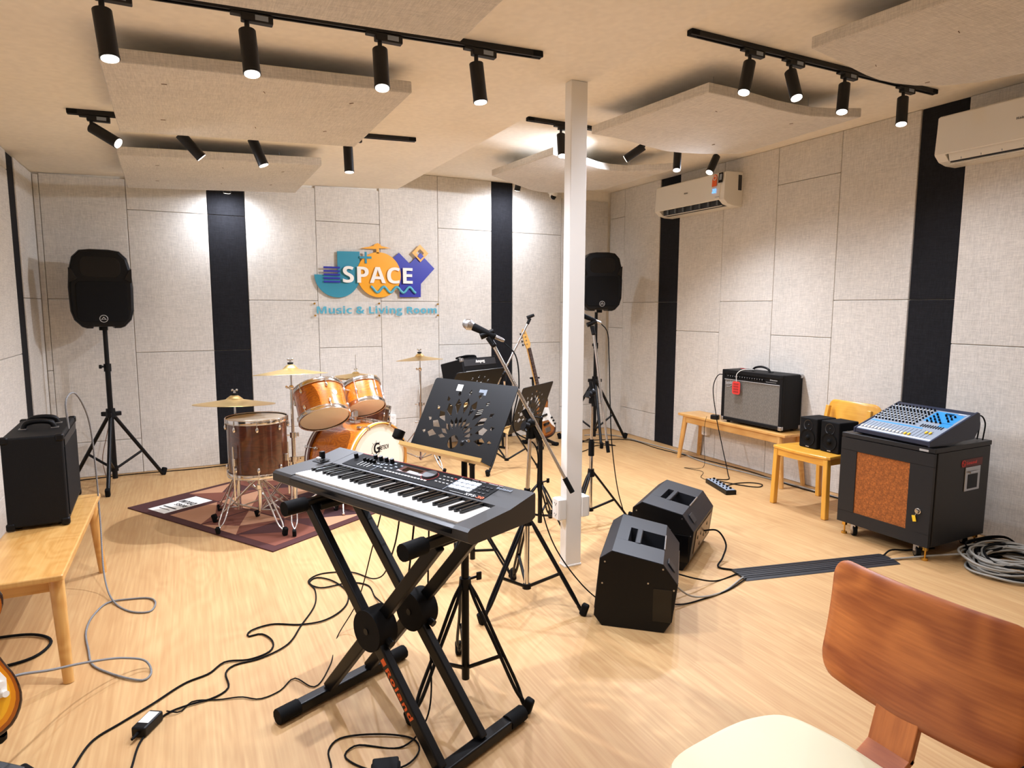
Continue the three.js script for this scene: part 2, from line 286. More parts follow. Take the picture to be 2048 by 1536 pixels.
// ---------- rug and drum kit ----------
const RUG_E = V(.526, 0, .85), RUG_F = V(.85, 0, -.526);          // along the short and the long side
{
  // local x along the long side (1.95), local z along the short side (1.56)
  const turn = Math.atan2(.526, .85);
  const c = V(-.438, 0, -5.192).addScaledVector(RUG_E, .78).addScaledVector(RUG_F, .975);
  const o = thing('drum_rug', 'maroon geometric patterned rug under the drum kit', 'rug', [c.x, 0, c.z], turn);
  mat('rugBase', 0x46211f, .95); mat('rugTan', 0xb58463, .95); mat('rugRust', 0x74402f, .95); mat('rugDark', 0x3a1c1e, .95);
  obj('rug_base', bx(1.95, .008, 1.56, 0, .004, 0, .003), M.rugBase, o);
  const tri = (pts, m) => obj('rug_patch', ext(poly(pts.map(([x, z]) => [x, -z])), .0016).rotateX(-Math.PI / 2).translate(0, .0075, 0), m, o);
  const rm = [M.rugTan, M.rugDark, M.rugRust, M.rugTan, M.rugBase, M.rugRust];
  for (let i = 0; i < 5; i++) for (let j = 0; j < 4; j++) {
    const x0 = -.92 + i * .368, z0 = -.73 + j * .365, x1 = x0 + .362, z1 = z0 + .36, cx = x0 + .362 * (.3 + .4 * rnd()), cz = z0 + .36 * (.35 + .3 * rnd());
    const q = [[[x0, z0], [x1, z0], [cx, cz]], [[x1, z0], [x1, z1], [cx, cz]], [[x1, z1], [x0, z1], [cx, cz]], [[x0, z1], [x0, z0], [cx, cz]]];
    q.forEach((p, n) => { if (i === 0 && j === 0) return; const m = rm[Math.floor(rnd() * 6)]; if (m !== M.rugBase) tri(p.map(([x, z]) => [x + (cx - x) * .03, z + (cz - z) * .03]).reverse(), m); });
  }
  const lab = obj('woven_label', bx(.36, .002, .2, -.74, .0095, -.52, .001), M.white, o);
  const word = (s, w, h, x, z) => fitText(s, w, h, .001).rotateX(-Math.PI / 2).rotateY(Math.PI / 2).translate(x, .0108, z);
  obj('label_print', [word('DRUM', .16, .05, -.66, -.44), word('RUGS', .12, .04, -.73, -.44), bx(.012, .001, .15, -.82, .0111, -.52), bx(.006, .001, .12, -.86, .0111, -.52)], M.blackMatte, o);
}
const KN = V(.526, 0, .85);                                    // the way the kit faces
// a drum with its axis along local y: shell from 0 to h, hoops, lugs, heads
function drum(name, label, r, h, lugs, o = {}) {
  const t = thing(name, label, 'drum', [0, 0, 0], 0, o.group);
  obj('shell', lathe([[r - .006, .004], [r, .004], [r, h - .004], [r - .006, h - .004]], 56), o.shell ?? M.drum, t, 'x');
  obj('batter_head', new THREE.CylinderGeometry(r - .002, r - .002, .003, 48).translate(0, h + .004, 0), M.head, t);
  obj('resonant_head', new THREE.CylinderGeometry(r - .002, r - .002, .003, 48).translate(0, -.004, 0), o.resMat ?? M.head, t);
  for (const [y, s] of [[h, 1], [0, -1]]) {
    const gs = [lathe([[r + .002, y - s * .014], [r + .007, y - s * .014], [r + .007, y + s * .012], [r + .002, y + s * .014]], 56), ring(r + .006, .0035, 56, 8).rotateX(Math.PI / 2).translate(0, y + s * .012, 0), ring(r + .006, .0035, 56, 8).rotateX(Math.PI / 2).translate(0, y - s * .014, 0)];
    obj(o.hoopName ?? 'hoop', gs, o.hoopMat ?? M.chrome, t);
  }
  for (let i = 0; i < lugs; i++) {
    const a = (i + .5) / lugs * Math.PI * 2, cx = Math.cos(a), cz = Math.sin(a);
    const pos = h < .2 ? [h / 2] : [.045, h - .045];
    for (const y of pos) {
      const l = obj('lug', [ball(.011, 0, 0, 0, 10).scale(.9, 1.7, .9).translate(r + .006, y, 0).rotateY(-a), rod([r + .009, y, 0], [r + .009, y < h / 2 || h < .2 ? -.012 : h + .012, 0], .0028, .0028, 6).rotateY(-a)], M.chrome, t);
      if (h < .2) obj('tension_rod', rod([r + .009, y, 0], [r + .009, h + .016, 0], .0028, .0028, 6).rotateY(-a), M.chrome, l);
    }
  }
  return t;
}
const orient = (o, base, axis, spin = 0) => { o.position.copy(base); o.quaternion.setFromUnitVectors(V(0, 1, 0), axis.clone().normalize()); if (spin) o.quaternion.multiply(new THREE.Quaternion().setFromAxisAngle(V(0, 1, 0), spin)); return o; };
{ // bass drum, axis along KN
  const r = .275, h = .42;
  const t = thing('bass_drum', 'amber lacquered bass drum with white logo head and wooden hoops', 'drum');
  obj('shell', lathe([[r - .006, .005], [r, .005], [r, h - .005], [r - .006, h - .005]], 72), M.drum, t, 'y');
  mat('hoopWood', 0xd08a2e, .3, 0, { clearcoat: 1, clearcoatRoughness: .1 }); mat('hoopDark', 0x5a2412, .3, 0, { clearcoat: 1, clearcoatRoughness: .1 });
  for (const [y, m] of [[h, M.hoopWood], [0, M.hoopDark]]) {
    const hp = obj('wooden_hoop', lathe([[r + .004, y - .022], [r + .016, y - .022], [r + .016, y + .022], [r + .004, y + .022], [r + .004, y - .022]], 72), m, t);
    obj('hoop_inlay', lathe([[r + .0165, y - .006], [r + .0172, y - .006], [r + .0172, y + .006], [r + .0165, y + .006]], 72), M.white, hp);
    obj('head_ring', ring(r, .005, 64, 6).rotateX(Math.PI / 2).translate(0, y + (y ? .004 : -.004), 0), M.chrome, hp);
  }
  const head = obj('front_head', new THREE.CylinderGeometry(r, r, .003, 64).translate(0, h + .003, 0), M.head, t);
  mat('headRing', 0xefe9da, .5);
  obj('head_circle', new THREE.CylinderGeometry(r - .05, r - .05, .0008, 64).translate(0, h + .005, 0), M.headRing, head);
  const up = (g) => g.rotateX(-Math.PI / 2);                     // drawing plane: x right, y up turned onto the head
  const lg = [up(ring(.045, .0016, 40, 5)).translate(-.02, h + .0056, -.1), up(fitText('RETSCH', .095, .032, .001)).translate(.012, h + .0057, -.085), up(fitText('G', .06, .075, .001)).translate(-.046, h + .0058, -.07), up(bx(.009, .06, .001, -.01, -.05, 0).rotateZ(-.3)).translate(0, h + .0058, -.1)];
  for (const a of [.9, 1.57, 2.2, -1.57, 3.6, -.5]) lg.push(up(bx(.002, .018, .001, 0, .054, 0).rotateZ(a - 1.57)).translate(-.02, h + .0057, -.1));
  obj('logo_print', lg, M.blackMatte, head);
  obj('batter_head', new THREE.CylinderGeometry(r, r, .003, 64).translate(0, -.003, 0), M.head, t);
  for (let i = 0; i < 8; i++) {
    const a = (i + .5) / 8 * Math.PI * 2;
    for (const y of [.07, h - .07]) {
      const s = y > .2 ? 1 : -1, ye = y > .2 ? h + .026 : -.026;
      const l = obj('lug', ball(.014, 0, 0, 0, 10).scale(.9, 1.7, .9).translate(r + .01, y, 0).rotateY(-a), M.chrome, t);
      obj('tension_claw', [rod([r + .02, y, 0], [r + .02, ye, 0], .003, .003, 6).rotateY(-a), bx(.03, .03, .02, r + .012, ye - s * .012, 0, .004).rotateY(-a)], M.chrome, l);
    }
  }
  const front = V(1.19, .302, -4.55), base = front.clone().addScaledVector(KN, -h);
  orient(t, base, KN);
  // turn about its own axis so that the logo stands upright
  const q = new THREE.Quaternion().setFromRotationMatrix(new THREE.Matrix4().makeBasis(V(.85, 0, -.526), KN, V(0, -1, 0)));
  t.quaternion.copy(q);
  for (const s of [-1, 1]) obj('spur', [rod([s * r * .85, h - .12, .14], [s * (r + .09), h + .02, .288], .007), ball(.012, s * (r + .09), h + .02, .28, 8)], M.chrome, t);
  // tom mount on top of the shell (local -z is up)
  obj('tom_mount', [rod([0, .2, -r + .004], [0, .2, -r - .24], .0127), bx(.06, .06, .02, 0, .2, -r - .004, .006), bx(.045, .03, .05, 0, .2, -r - .06, .006), ball(.018, 0, .2, -r - .24, 10), rod([0, .2, -r - .22], [-.16, .17, -r - .27], .008), rod([0, .2, -r - .22], [.12, .15, -r - .27], .008), bx(.05, .02, .03, .02, .2, -r - .19, .005), rod([-.04, .2, -r - .19], [.05, .2, -r - .19], .006)], M.chrome, t);
}
{
  const t1 = drum('rack_tom', 'amber rack tom with round badge, the larger tom on the bass drum', .168, .215, 6);
  orient(t1, V(.822, .655, -4.548), V(-.07, .8, -.58), 1.2);
  obj('badge', [new THREE.CylinderGeometry(.018, .018, .004, 24).rotateX(Math.PI / 2).translate(0, .11, .169).rotateY(-.75)], M.steel, t1);
  const t2 = drum('rack_tom', 'small amber rack tom in front of the hi-hat', .138, .175, 6);
  orient(t2, V(1.153, .685, -4.72), V(-.05, .82, -.56), .5);
  const sn = drum('snare_drum', 'dark amber snare drum tilted behind the small rack tom', .185, .13, 8, { shell: M.darkdrum });
  orient(sn, V(1.245, .51, -5.16), V(.22, .95, -.12), .2);
  obj('strainer', [bx(.02, .06, .018, .186, .06, 0, .004).rotateY(-.3), rod([.19, .09, -.06], [.215, .13, -.065], .009)], M.blackMetal, sn);
  const ft = drum('floor_tom', 'deep dark amber floor tom under the large ride cymbal', .18, .345, 8, { shell: M.darkdrum });
  orient(ft, V(.372, .362, -4.40), V(0, 1, 0), .3);
  for (const a of [2.75, .9, 4.9]) obj('leg', [rod([.202, -.14, 0], [.202, .2, 0], .005).rotateY(-a), bx(.025, .05, .02, .192, .1, 0, .005).rotateY(-a)], M.chrome, ft);
}
// tripod legs that fold from a hub; feet: list of angles
function tripod(t, o) {                                          // o: hub height, radius, brace height, angles, material, double rods
  for (const a of o.angles) {
    const c = Math.cos(a), s = Math.sin(a), R = o.radius, foot = [c * R, .012, s * R], top = [c * .018, o.hub, s * .018];
    const mid = (k) => [top[0] + (foot[0] - top[0]) * k, top[1] + (foot[1] - top[1]) * k, top[2] + (foot[2] - top[2]) * k];
    const gs = [];
    if (o.double) {
      const nx = -s * o.double, nz = c * o.double;
      for (const q of [-1, 1]) gs.push(tube([mid(0), [mid(.1)[0] + q * nx, mid(.1)[1], mid(.1)[2] + q * nz], [mid(.5)[0] + q * nx, mid(.5)[1], mid(.5)[2] + q * nz], [mid(.85)[0] + q * nx, mid(.85)[1], mid(.85)[2] + q * nz], mid(.93)], o.r * .62, 24, 6));
      gs.push(rod(mid(.92), foot, o.r * .8, o.r * .8, 8));
    } else gs.push(rod(top, foot, o.r, o.r, 10));
    const leg = obj('leg', gs, o.mat, t);
    if (o.brace !== undefined) obj('brace', rod([c * .015, o.brace, s * .015], mid(.58), o.r * .7, o.r * .7, 8), o.mat, leg);
    const fw = o.foot ?? .013;
    obj('rubber_foot', [bx(fw * 1.9, fw * 3.2, fw * 1.7, 0, fw * 1.6, 0, fw * .5).rotateZ(-.3).rotateY(-a).translate(foot[0], 0.002, foot[2])], M.rubber, leg);
  }
}
function cymbal(name, label, r, h, x, y, z, rx, rz, group) {
  const o = thing(name, label, 'cymbal', [x, y, z], 0, group);
  const b = r * .2;
  obj('plate', lathe([[.006, h], [b * .5, h * .93], [b * .85, h * .68], [b * 1.1, h * .48], [r * .6, h * .2], [r, -.004], [r, -.0055], [r * .6, h * .2 - .003], [b * 1.1, h * .48 - .003], [b * .5, h * .9 - .003], [.006, h - .004]], 64), M.cymbal, o);
  obj('felt', new THREE.CylinderGeometry(.018, .018, .012, 16).translate(0, h + .006, 0), M.blackMatte, o);
  obj('wing_nut', [new THREE.CylinderGeometry(.006, .008, .018, 10).translate(0, h + .022, 0), ball(.008, -.013, h + .032, 0, 8), ball(.008, .013, h + .032, 0, 8)], M.chrome, o);
  o.rotation.set(rx, 0, rz);
  return o;
}
function cymbalStand(label, x, z, h, angles, o = {}) {
  const t = thing('cymbal_stand', label, 'stand', [x, o.y ?? .009, z]);
  const m = M.chrome, hub = o.hub ?? .36;
  obj('lower_tube', rod([0, .07, 0], [0, h * .58, 0], .0125), m, t);
  obj('upper_tube', rod([0, h * .58, 0], [0, h - .12, 0], .0095), m, t);
  obj('top_rod', [rod([0, h - .12, 0], [0, h + .03, 0], .006)], m, t);
  obj('tilter', [ball(.017, 0, h - .11, 0, 10), rod([-.03, h - .11, 0], [.012, h - .11, 0], .005), ball(.009, -.03, h - .105, 0, 8)], m, t);
  for (const y of [h * .58, h * .42]) obj('height_clamp', [new THREE.CylinderGeometry(.02, .02, .035, 14).translate(0, y, 0), rod([-.045, y, 0], [.03, y, 0], .005), ball(.008, -.045, y, 0, 8), bx(.012, .026, .02, .03, y, 0, .004)], m, t);
  obj('hub', [new THREE.CylinderGeometry(.02, .024, .035, 14).translate(0, hub, 0), new THREE.CylinderGeometry(.02, .018, .02, 14).translate(0, .09, 0)], m, t);
  tripod(t, { hub, radius: o.radius ?? .3, brace: .09, angles, mat: m, r: .008, double: .014, foot: .014 });
}
const an = (x, z, fx, fz) => Math.atan2(fz - z, fx - x);
cymbalStand('chrome cymbal stand in front of the floor tom carrying the ride cymbal', .255, -4.56, .79, [2.1, 4.3, .1], { radius: .28, hub: .3 });
cymbal('ride_cymbal', 'large flat ride cymbal above the floor tom', .252, .055, .255, .79, -4.56, -.07, -.035);
cymbalStand('chrome cymbal stand between the floor tom and rack tom', .585, -4.36, 1.0, [1.75, 3.9, 5.9], { radius: .3 });
cymbal('crash_cymbal', 'crash cymbal with silver wing nut between floor tom and rack tom', .232, .06, .585, .99, -4.36, -.085, 0.0);
cymbalStand('chrome cymbal stand beside the music stands carrying the small crash', 1.80, -5.4, .985, [1.2, 3.6, 5.6], { radius: .3, y: .003 });
cymbal('crash_cymbal', 'small crash cymbal on the stand beside the music stand', .205, .055, 1.80, .965, -5.4, -.06, .02);
{
  const t = thing('hi_hat', 'pair of hi-hat cymbals on a thin rod behind the rack toms', 'hi-hat', [1.284, -.02, -5.585]);
  const cy = (y, s) => { const h = .04 * s, r = .178, b = .036; const g = lathe([[.005, h], [b * .6, h * .9], [b, h * .55], [r, 0], [r, -.0015], [b, h * .55 - .0015 * s], [.005, h - .002]], 56).translate(0, y, 0); return g; };
  obj('top_cymbal', cy(.845, 1), M.cymbal, t); obj('bottom_cymbal', cy(.83, -1), M.cymbal, t);
  obj('pull_rod', rod([0, .8, 0], [0, 1.03, 0], .003), M.chrome, t);
  obj('clutch', [new THREE.CylinderGeometry(.012, .012, .014, 12).translate(0, .88, 0), rod([-.015, .905, 0], [.015, .905, 0], .006), new THREE.CylinderGeometry(.006, .006, .04, 10).translate(0, .9, 0)], M.chrome, t);
  obj('tube', [rod([0, .06, 0], [0, .8, 0], .011)], M.chrome, t);
  obj('foot_pedal', [bx(.085, .012, .27, .05, .05, .2, .004).rotateX(-.18)], M.blackMetal, t);
  tripod(t, { hub: .34, radius: .27, brace: .09, angles: [.6, 2.7, 4.8], mat: M.chrome, r: .008, double: .012 });
}
{
  const t = thing('snare_stand', 'chrome basket stand holding up the snare drum', 'stand', [1.245, .009, -5.16]);
  obj('tube', rod([0, .06, 0], [0, .45, 0], .0125), M.chrome, t);
  obj('basket', [0, 2.1, 4.2].map((a) => tube([[0, .44, 0], [Math.cos(a) * .1, .45, Math.sin(a) * .1], [Math.cos(a) * .2, .465, Math.sin(a) * .2], [Math.cos(a) * .21, .51, Math.sin(a) * .21]], .006)), M.chrome, t);
  tripod(t, { hub: .3, radius: .24, brace: .09, angles: [.4, 2.5, 4.6], mat: M.chrome, r: .008, double: .012 });
  const f = thing('tom_stand', 'low chrome tripod stand under the floor tom', 'stand', [.372, .009, -4.40]);
  obj('tube', rod([0, .09, 0], [0, .33, 0], .0125), M.chrome, f);
  obj('cradle', [0.5, 2.6, 4.7].map((a) => tube([[0, .32, 0], [Math.cos(a) * .1, .335, Math.sin(a) * .1], [Math.cos(a) * .19, .345, Math.sin(a) * .19]], .007)), M.chrome, f);
  obj('memory_lock', [bx(.035, .035, .03, 0, .25, 0, .005), rod([-.04, .25, 0], [.04, .25, 0], .006)], M.chrome, f);
  tripod(f, { hub: .3, radius: .31, brace: .1, angles: [an(.372, -4.4, .373, -4.15) - .35, 3.7, 5.7], mat: M.chrome, r: .009, double: .013, foot: .017 });
  const k = thing('kick_pedal', 'black kick drum pedal standing on the rug behind the bass drum', 'pedal', [1.19 - .526 * .6, .01, -4.55 - .85 * .6], Math.atan2(.526, .85));
  obj('base_plate', bx(.1, .008, .3, 0, .004, 0, .003), M.blackMetal, k); obj('foot_board', bx(.085, .01, .26, 0, .05, -.02, .004).rotateX(-.14), M.steel, k);
  obj('frame', [rod([-.06, 0, .12], [-.06, .2, .12], .008), rod([.06, 0, .12], [.06, .2, .12], .008), rod([-.07, .2, .12], [.07, .2, .12], .007)], M.blackMetal, k);
  obj('beater', [rod([0, .2, .12], [0, .36, .1], .004), ball(.026, 0, .37, .1, 12)], M.steel, k);
}

// ---------- keyboard on its stand ----------
const KBY = -66.6 * D2R;
{
  const W = 1.008, D = .3;
  const t = thing('keyboard_synthesizer', 'black 61 key synthesizer keyboard lying on the X stand', 'keyboard', [.598, .762, -2.113], KBY);
  // side profile (z to the front, y up): low front lip, key bed, raised panel
  const prof = [[.15, .012], [.15, .04], [.14, .046], [.13, .046], [.128, .03], [-.03, .03], [-.032, .062], [-.148, .086], [-.15, .08], [-.15, .01], [-.13, 0], [.13, 0]];
  const side = [[.15, .012], [.15, .04], [.14, .048], [-.03, .062], [-.148, .087], [-.15, .08], [-.15, .01], [-.13, 0], [.13, 0]];
  const sl = (p, x0, x1) => ext(poly(p.map(([z, y]) => [-z, y])), x1 - x0, 0).rotateY(Math.PI / 2).translate(x0, 0, 0);
  obj('case', sl(prof, -.39, .445), M.keyBody, t);
  obj('left_cheek', sl(side, -W / 2, -.39), M.keyBody, t);
  obj('right_cheek', sl(side, .445, W / 2), M.keyBody, t);
  obj('front_strip', [bx(.83, .012, .004, .027, .03, .151)], M.blackGloss, t);
  const wk = bx(.0225, .022, .155, 0, 0, 0, .0025), bk = bx(.011, .014, .1, 0, 0, 0, .003);
  const n = 36, w = .8345 / n;
  for (let i = 0; i < n; i++) { const m = obj('white_key', wk.clone(), M.keyWhite, t); m.position.set(-.39 + w * (i + .5), .042, .05); if ([0, 1, 3, 4, 5].includes(i % 7) && i < n - 1) { const b = obj('black_key', bk.clone(), M.blackGloss, t); b.position.set(-.39 + w * (i + 1), .057, .022); } }
  const P = (g, x, z, y = 0) => { const a = Math.atan2(.024, .116); return g.rotateX(a).translate(x, .063 + (-.032 - z) * .207 + y, z); };
  obj('control_panel', P(bx(.72, .001, .1, 0, 0, 0), .02, -.09, .0005), M.blackMatte, t);
  obj('red_line', P(bx(.72, .0012, .002, 0, 0, 0), .02, -.141, .001), M.redDark, t);
  for (let i = 0; i < 4; i++) obj('knob', P(new THREE.CylinderGeometry(.0075, .0085, .018, 14), -.24 + i * .032, -.122, .009), M.black, t);
  for (const x of [-.33]) obj('volume_knob', P(new THREE.CylinderGeometry(.008, .009, .02, 14), x, -.1, .009), M.black, t);
  for (let i = 0; i < 4; i++) obj('slider', P(bx(.006, .012, .014, 0, .006, 0, .002), -.27 + i * .019, -.095, .001), M.black, t);
  obj('slider_marks', [0, 1, 2, 3].map((i) => P(bx(.002, .0008, .05, 0, 0, 0), -.27 + i * .019, -.082, .0012)), M.white, t);
  const btn = (x, z, m, w2 = .013, d = .006) => obj('button', P(bx(w2, .004, d, 0, 0, 0, .001), x, z, .002), m, t);
  for (let i = 0; i < 14; i++) btn(-.115 + i * .0165, -.062, M.silverP, .012);
  for (const [x, z] of [[-.19, -.095], [-.17, -.095], [-.15, -.1], [-.13, -.105], [-.19, -.075], [-.17, -.075], [-.15, -.075], [-.13, -.08], [-.12, -.12], [-.095, -.1], [-.08, -.115], [-.105, -.085]]) btn(x, z, M.grayP);
  for (let r = 0; r < 3; r++) for (let i = 0; i < 4; i++) btn(.14 + i * .018, -.075 - r * .02, i === 3 && r === 2 ? M.red : M.silverP, .011, .004);
  mat('screenFrame', 0x4a2219, .4); obj('screen_frame', P(bx(.13, .002, .042, 0, 0, 0, .001), -.01, -.103, .001), M.screenFrame, t);
  mat('screen', 0x1a1210, .15);
  obj('screen', P(bx(.086, .002, .03, 0, 0, 0), -.01, -.103, .0016), M.screen, t);
  obj('jog_dial', [P(new THREE.CylinderGeometry(.026, .028, .01, 32), .085, -.098, .005)], M.charcoal, t);
  obj('dial_ring', P(ring(.031, .0012, 40, 6).rotateX(Math.PI / 2), .085, -.098, .0015), M.redDark, t);
  mat('pad', 0xdfe6ee, .35, 0, { emissive: 0xdfe9f5, emissiveIntensity: .25 });
  for (let r = 0; r < 3; r++) for (let i = 0; i < 4; i++) obj('pad', P(bx(.021, .005, .018, 0, 0, 0, .002), .222 + i * .0245, -.07 - r * .022, .002), M.pad, t);
  for (let r = 0; r < 3; r++) for (let i = 0; i < 3; i++) btn(.325 + i * .017, -.07 - r * .02, M.charcoal, .012, .005);
  for (const x of [-.172, .205]) obj('panel_groove', P(bx(.002, .001, .1, 0, 0, 0), x, -.09, .001), M.grayP, t);
  obj('lever_well', P(bx(.06, .002, .04, 0, 0, 0), -.445, -.02, .004), M.black, t);
  obj('bender_lever', [bx(.016, .03, .02, -.445, .085, -.025, .004)], M.black, t);
  obj('bender_paddle', bx(.02, .012, .014, -.432, .077, .0, .004), M.silverP, t);
  const word = (s, w2, h2, x, z, m) => obj('panel_print', P(fitText(s, w2, h2, .0006).rotateX(-Math.PI / 2), x, z, .001), m, t);
  word('Roland', .06, .012, .37, -.118, M.grayP); word('XPS-', .05, .014, .3, -.042, M.silverP); word('30', .028, .014, .352, -.042, M.orange);
  word('VOICE   TONE', .06, .005, .25, -.134, M.silverP); word('PHRASE PAD', .06, .005, .325, -.134, M.silverP);
  obj('panel_print', P(bx(.06, .0008, .0015, 0, 0, 0), .265, -.045, .001), M.silverP, t);
}
{
  // e1 along the keyboard, e2 away from the player
  const t = thing('keyboard_stand', 'black double braced X stand under the synthesizer', 'stand', [.59, 0, -2.03], KBY);
  // local x = e1, local z = -e2
  const bars = [[-.31, .275, .30, .73], [.31, -.335, .30, .73]];
  for (const z of [-.09, .09]) bars.forEach(([x0, x1], i) => {
    const zz = z + (i ? .016 : -.016);
    const b = obj('cross_bar', bar([x0, .04, zz], [x1, .72, zz], .042, .03, [0, 0, 1]), M.blackMetal, t);
    if (i && z > 0) {
      const d = V(x1 - x0, .68, 0).normalize(), g = fitText('Roland', .17, .022, .001);
      // runs down the bar, from the pivot towards the foot
      g.translate(0, -.011, 0).applyMatrix4(new THREE.Matrix4().makeBasis(d.clone().negate(), V(-d.y, d.x, 0).negate(), V(0, 0, 1)));
      const s = V(x0, .04, 0).addScaledVector(d, .33);
      obj('logo_print', [g.translate(s.x, s.y, zz + .0152), bx(.022, .02, .001).applyMatrix4(new THREE.Matrix4().makeBasis(d.clone().negate(), V(-d.y, d.x, 0).negate(), V(0, 0, 1))).translate(s.x + d.x * .022, s.y + d.y * .022, zz + .0153)], M.orange, b);
    }
  });
  for (const z of [-.09, .09]) {
    const c = obj('locking_disc', [new THREE.CylinderGeometry(.068, .068, .074, 36).rotateX(Math.PI / 2).translate(-.01, .375, z)], M.blackMatte, t);
    obj('pivot_bolt', [new THREE.CylinderGeometry(.011, .011, .08, 12).rotateX(Math.PI / 2).translate(-.01, .375, z), rod([.03, .36, z], [.075, .345, z], .012)], M.blackMetal, c);
  }
  for (const s of [-1, 1]) {
    const f = obj('foot_bar', [bar([s * .31, .026, -.25], [s * .31, .026, .25], .045, .036, [0, 1, 0])], M.blackMetal, t);
    for (const z of [-.24, .24]) obj('end_cap', [rod([s * .31, .027, z - .04], [s * .31, .027, z + .04], .027, .027, 10)], M.rubber, f);
  }
  for (const x of [-.335, .275]) {
    const a = obj('support_arm', [bar([x, .735, -.19], [x, .735, .19], .03, .03, [0, 1, 0])], M.blackMetal, t);
    for (const [z0, z1] of [[.13, .21], [-.21, -.15]]) obj('rubber_grip', rod([x, .735, z0], [x, .735, z1], .026, .026, 12), M.rubber, a);
  }
  for (const x of [-.31, .27]) obj('cross_rail', bar([x, .72, -.09], [x, .72, .09], .022, .022, [0, 1, 0]), M.blackMetal, t);
}
// ---------- music stands ----------
mat('lip', 0xcfa765, .35, .2);
const deskShape = (() => {
  const s = rrect(.43, .295, .012, 0, .1475);
  const hole = (pts) => { const h = new THREE.Path(); pts.forEach(([x, y], i) => (i ? h.lineTo(x, y) : h.moveTo(x, y))); h.closePath(); s.holes.push(h); };
  const kite = (a, r1, r2, w, k = .6) => { const c = Math.cos(a), q = Math.sin(a), m = r1 + (r2 - r1) * k; hole([[c * r1, .068 + q * r1], [c * m - q * w, .068 + q * m + c * w], [c * r2, .068 + q * r2], [c * m + q * w, .068 + q * m - c * w]]); };
  for (let i = 0; i < 11; i++) { const a = (4 + i * 17.2) * D2R; kite(a, .045, .088, .0085); kite(a, .098, .15 + .012 * Math.sin(a), .0155, .62); kite(a, .16 + .012 * Math.sin(a), .182 + .014 * Math.sin(a), .008, .3); }
  const c = new THREE.Path(); c.absarc(0, .058, .026, 0, Math.PI * 2); s.holes.push(c);
  return s;
})();
function musicStand(label, px, pz, desk, yaw, tilt, angles, o = {}) {
  const t = thing('music_stand', label, 'music stand', [px, 0, pz]);
  const dh = desk[1], hub = o.hub ?? .36;
  obj('lower_tube', rod([0, .05, 0], [0, hub + .3, 0], .0145), M.blackMetal, t);
  obj('upper_tube', rod([0, hub + .3, 0], [0, dh + .06, 0], .011), M.blackMetal, t);
  obj('hub', [new THREE.CylinderGeometry(.021, .024, .04, 14).translate(0, hub, 0), rod([0, hub + .01, 0], [.045, hub + .02, .01], .005), bx(.02, .03, .008, .05, hub + .022, .012, .003)], M.blackMetal, t);
  obj('height_clamp', [new THREE.CylinderGeometry(.019, .019, .05, 14).translate(0, hub + .3, 0)], M.blackMetal, t);
  tripod(t, { hub, radius: o.radius ?? .25, brace: .1, angles, mat: M.blackMetal, r: .0105, double: .009, foot: .017 });
  const d = new THREE.Group(); d.name = 'desk'; t.add(d);
  d.position.set(desk[0] - px, dh, desk[2] - pz); d.rotation.set(-tilt, yaw, 0, 'YXZ');
  d.updateMatrix();
  obj('tilt_bracket', [rod(V(0, dh + .05, 0), V(0, .085, -.008).applyMatrix4(d.matrix), .009), ball(.016, 0, dh + .05, 0, 10)], M.blackMetal, t);
  mat('standDesk', 0x131416, .45, 0, { specularIntensity: .55 });
  obj('plate', ext(deskShape, .0025), M.standDesk, d);
  obj('ledge', [bx(.43, .003, .055, 0, 0, .028), bx(.43, .014, .003, 0, .006, .055)], M.lip, d);
  if (o.stickers) { obj('sticker', bx(.03, .026, .0006, -.065, .265, .003, .0003), M.white, d); obj('sticker', [bx(.03, .012, .0006, .055, .262, .003), bx(.012, .022, .0006, .072, .258, .0031)], M.grayP, d); }
  if (o.cup) { const c = obj('clip_cup', lathe([[.017, 0], [.021, .002], [.022, .034], [.019, .034], [.017, .004]], 24).translate(-.255, .02, .04), M.black, d); obj('clip_arm', bx(.05, .004, .012, -.235, .018, .045), M.blackMetal, c); }
  return t;
}
musicStand('black music stand with a white sticker and cup clip behind the keyboard', .86, -2.1, [.808, .884, -2.132], -68.7 * D2R, .502, [an(.86, -2.1, .611, -2.002), an(.86, -2.1, 1.022, -1.86), an(.86, -2.1, .93, -2.34)], { stickers: 1, cup: 1, hub: .42, radius: .255 });
musicStand('black music stand seen from behind in front of the bass amplifier', 1.335, -3.15, [1.4, .815, -3.45], -153 * D2R, .55, [an(1.335, -3.15, 1.113, -3.024), an(1.335, -3.15, 1.47, -2.93), 4.75], { hub: .3 });
musicStand('black music stand seen from behind in front of the bass guitar', 1.96, -3.52, [1.83, .676, -3.49], -144 * D2R, .337, [1.3, 3.4, 5.5], { hub: .3 });

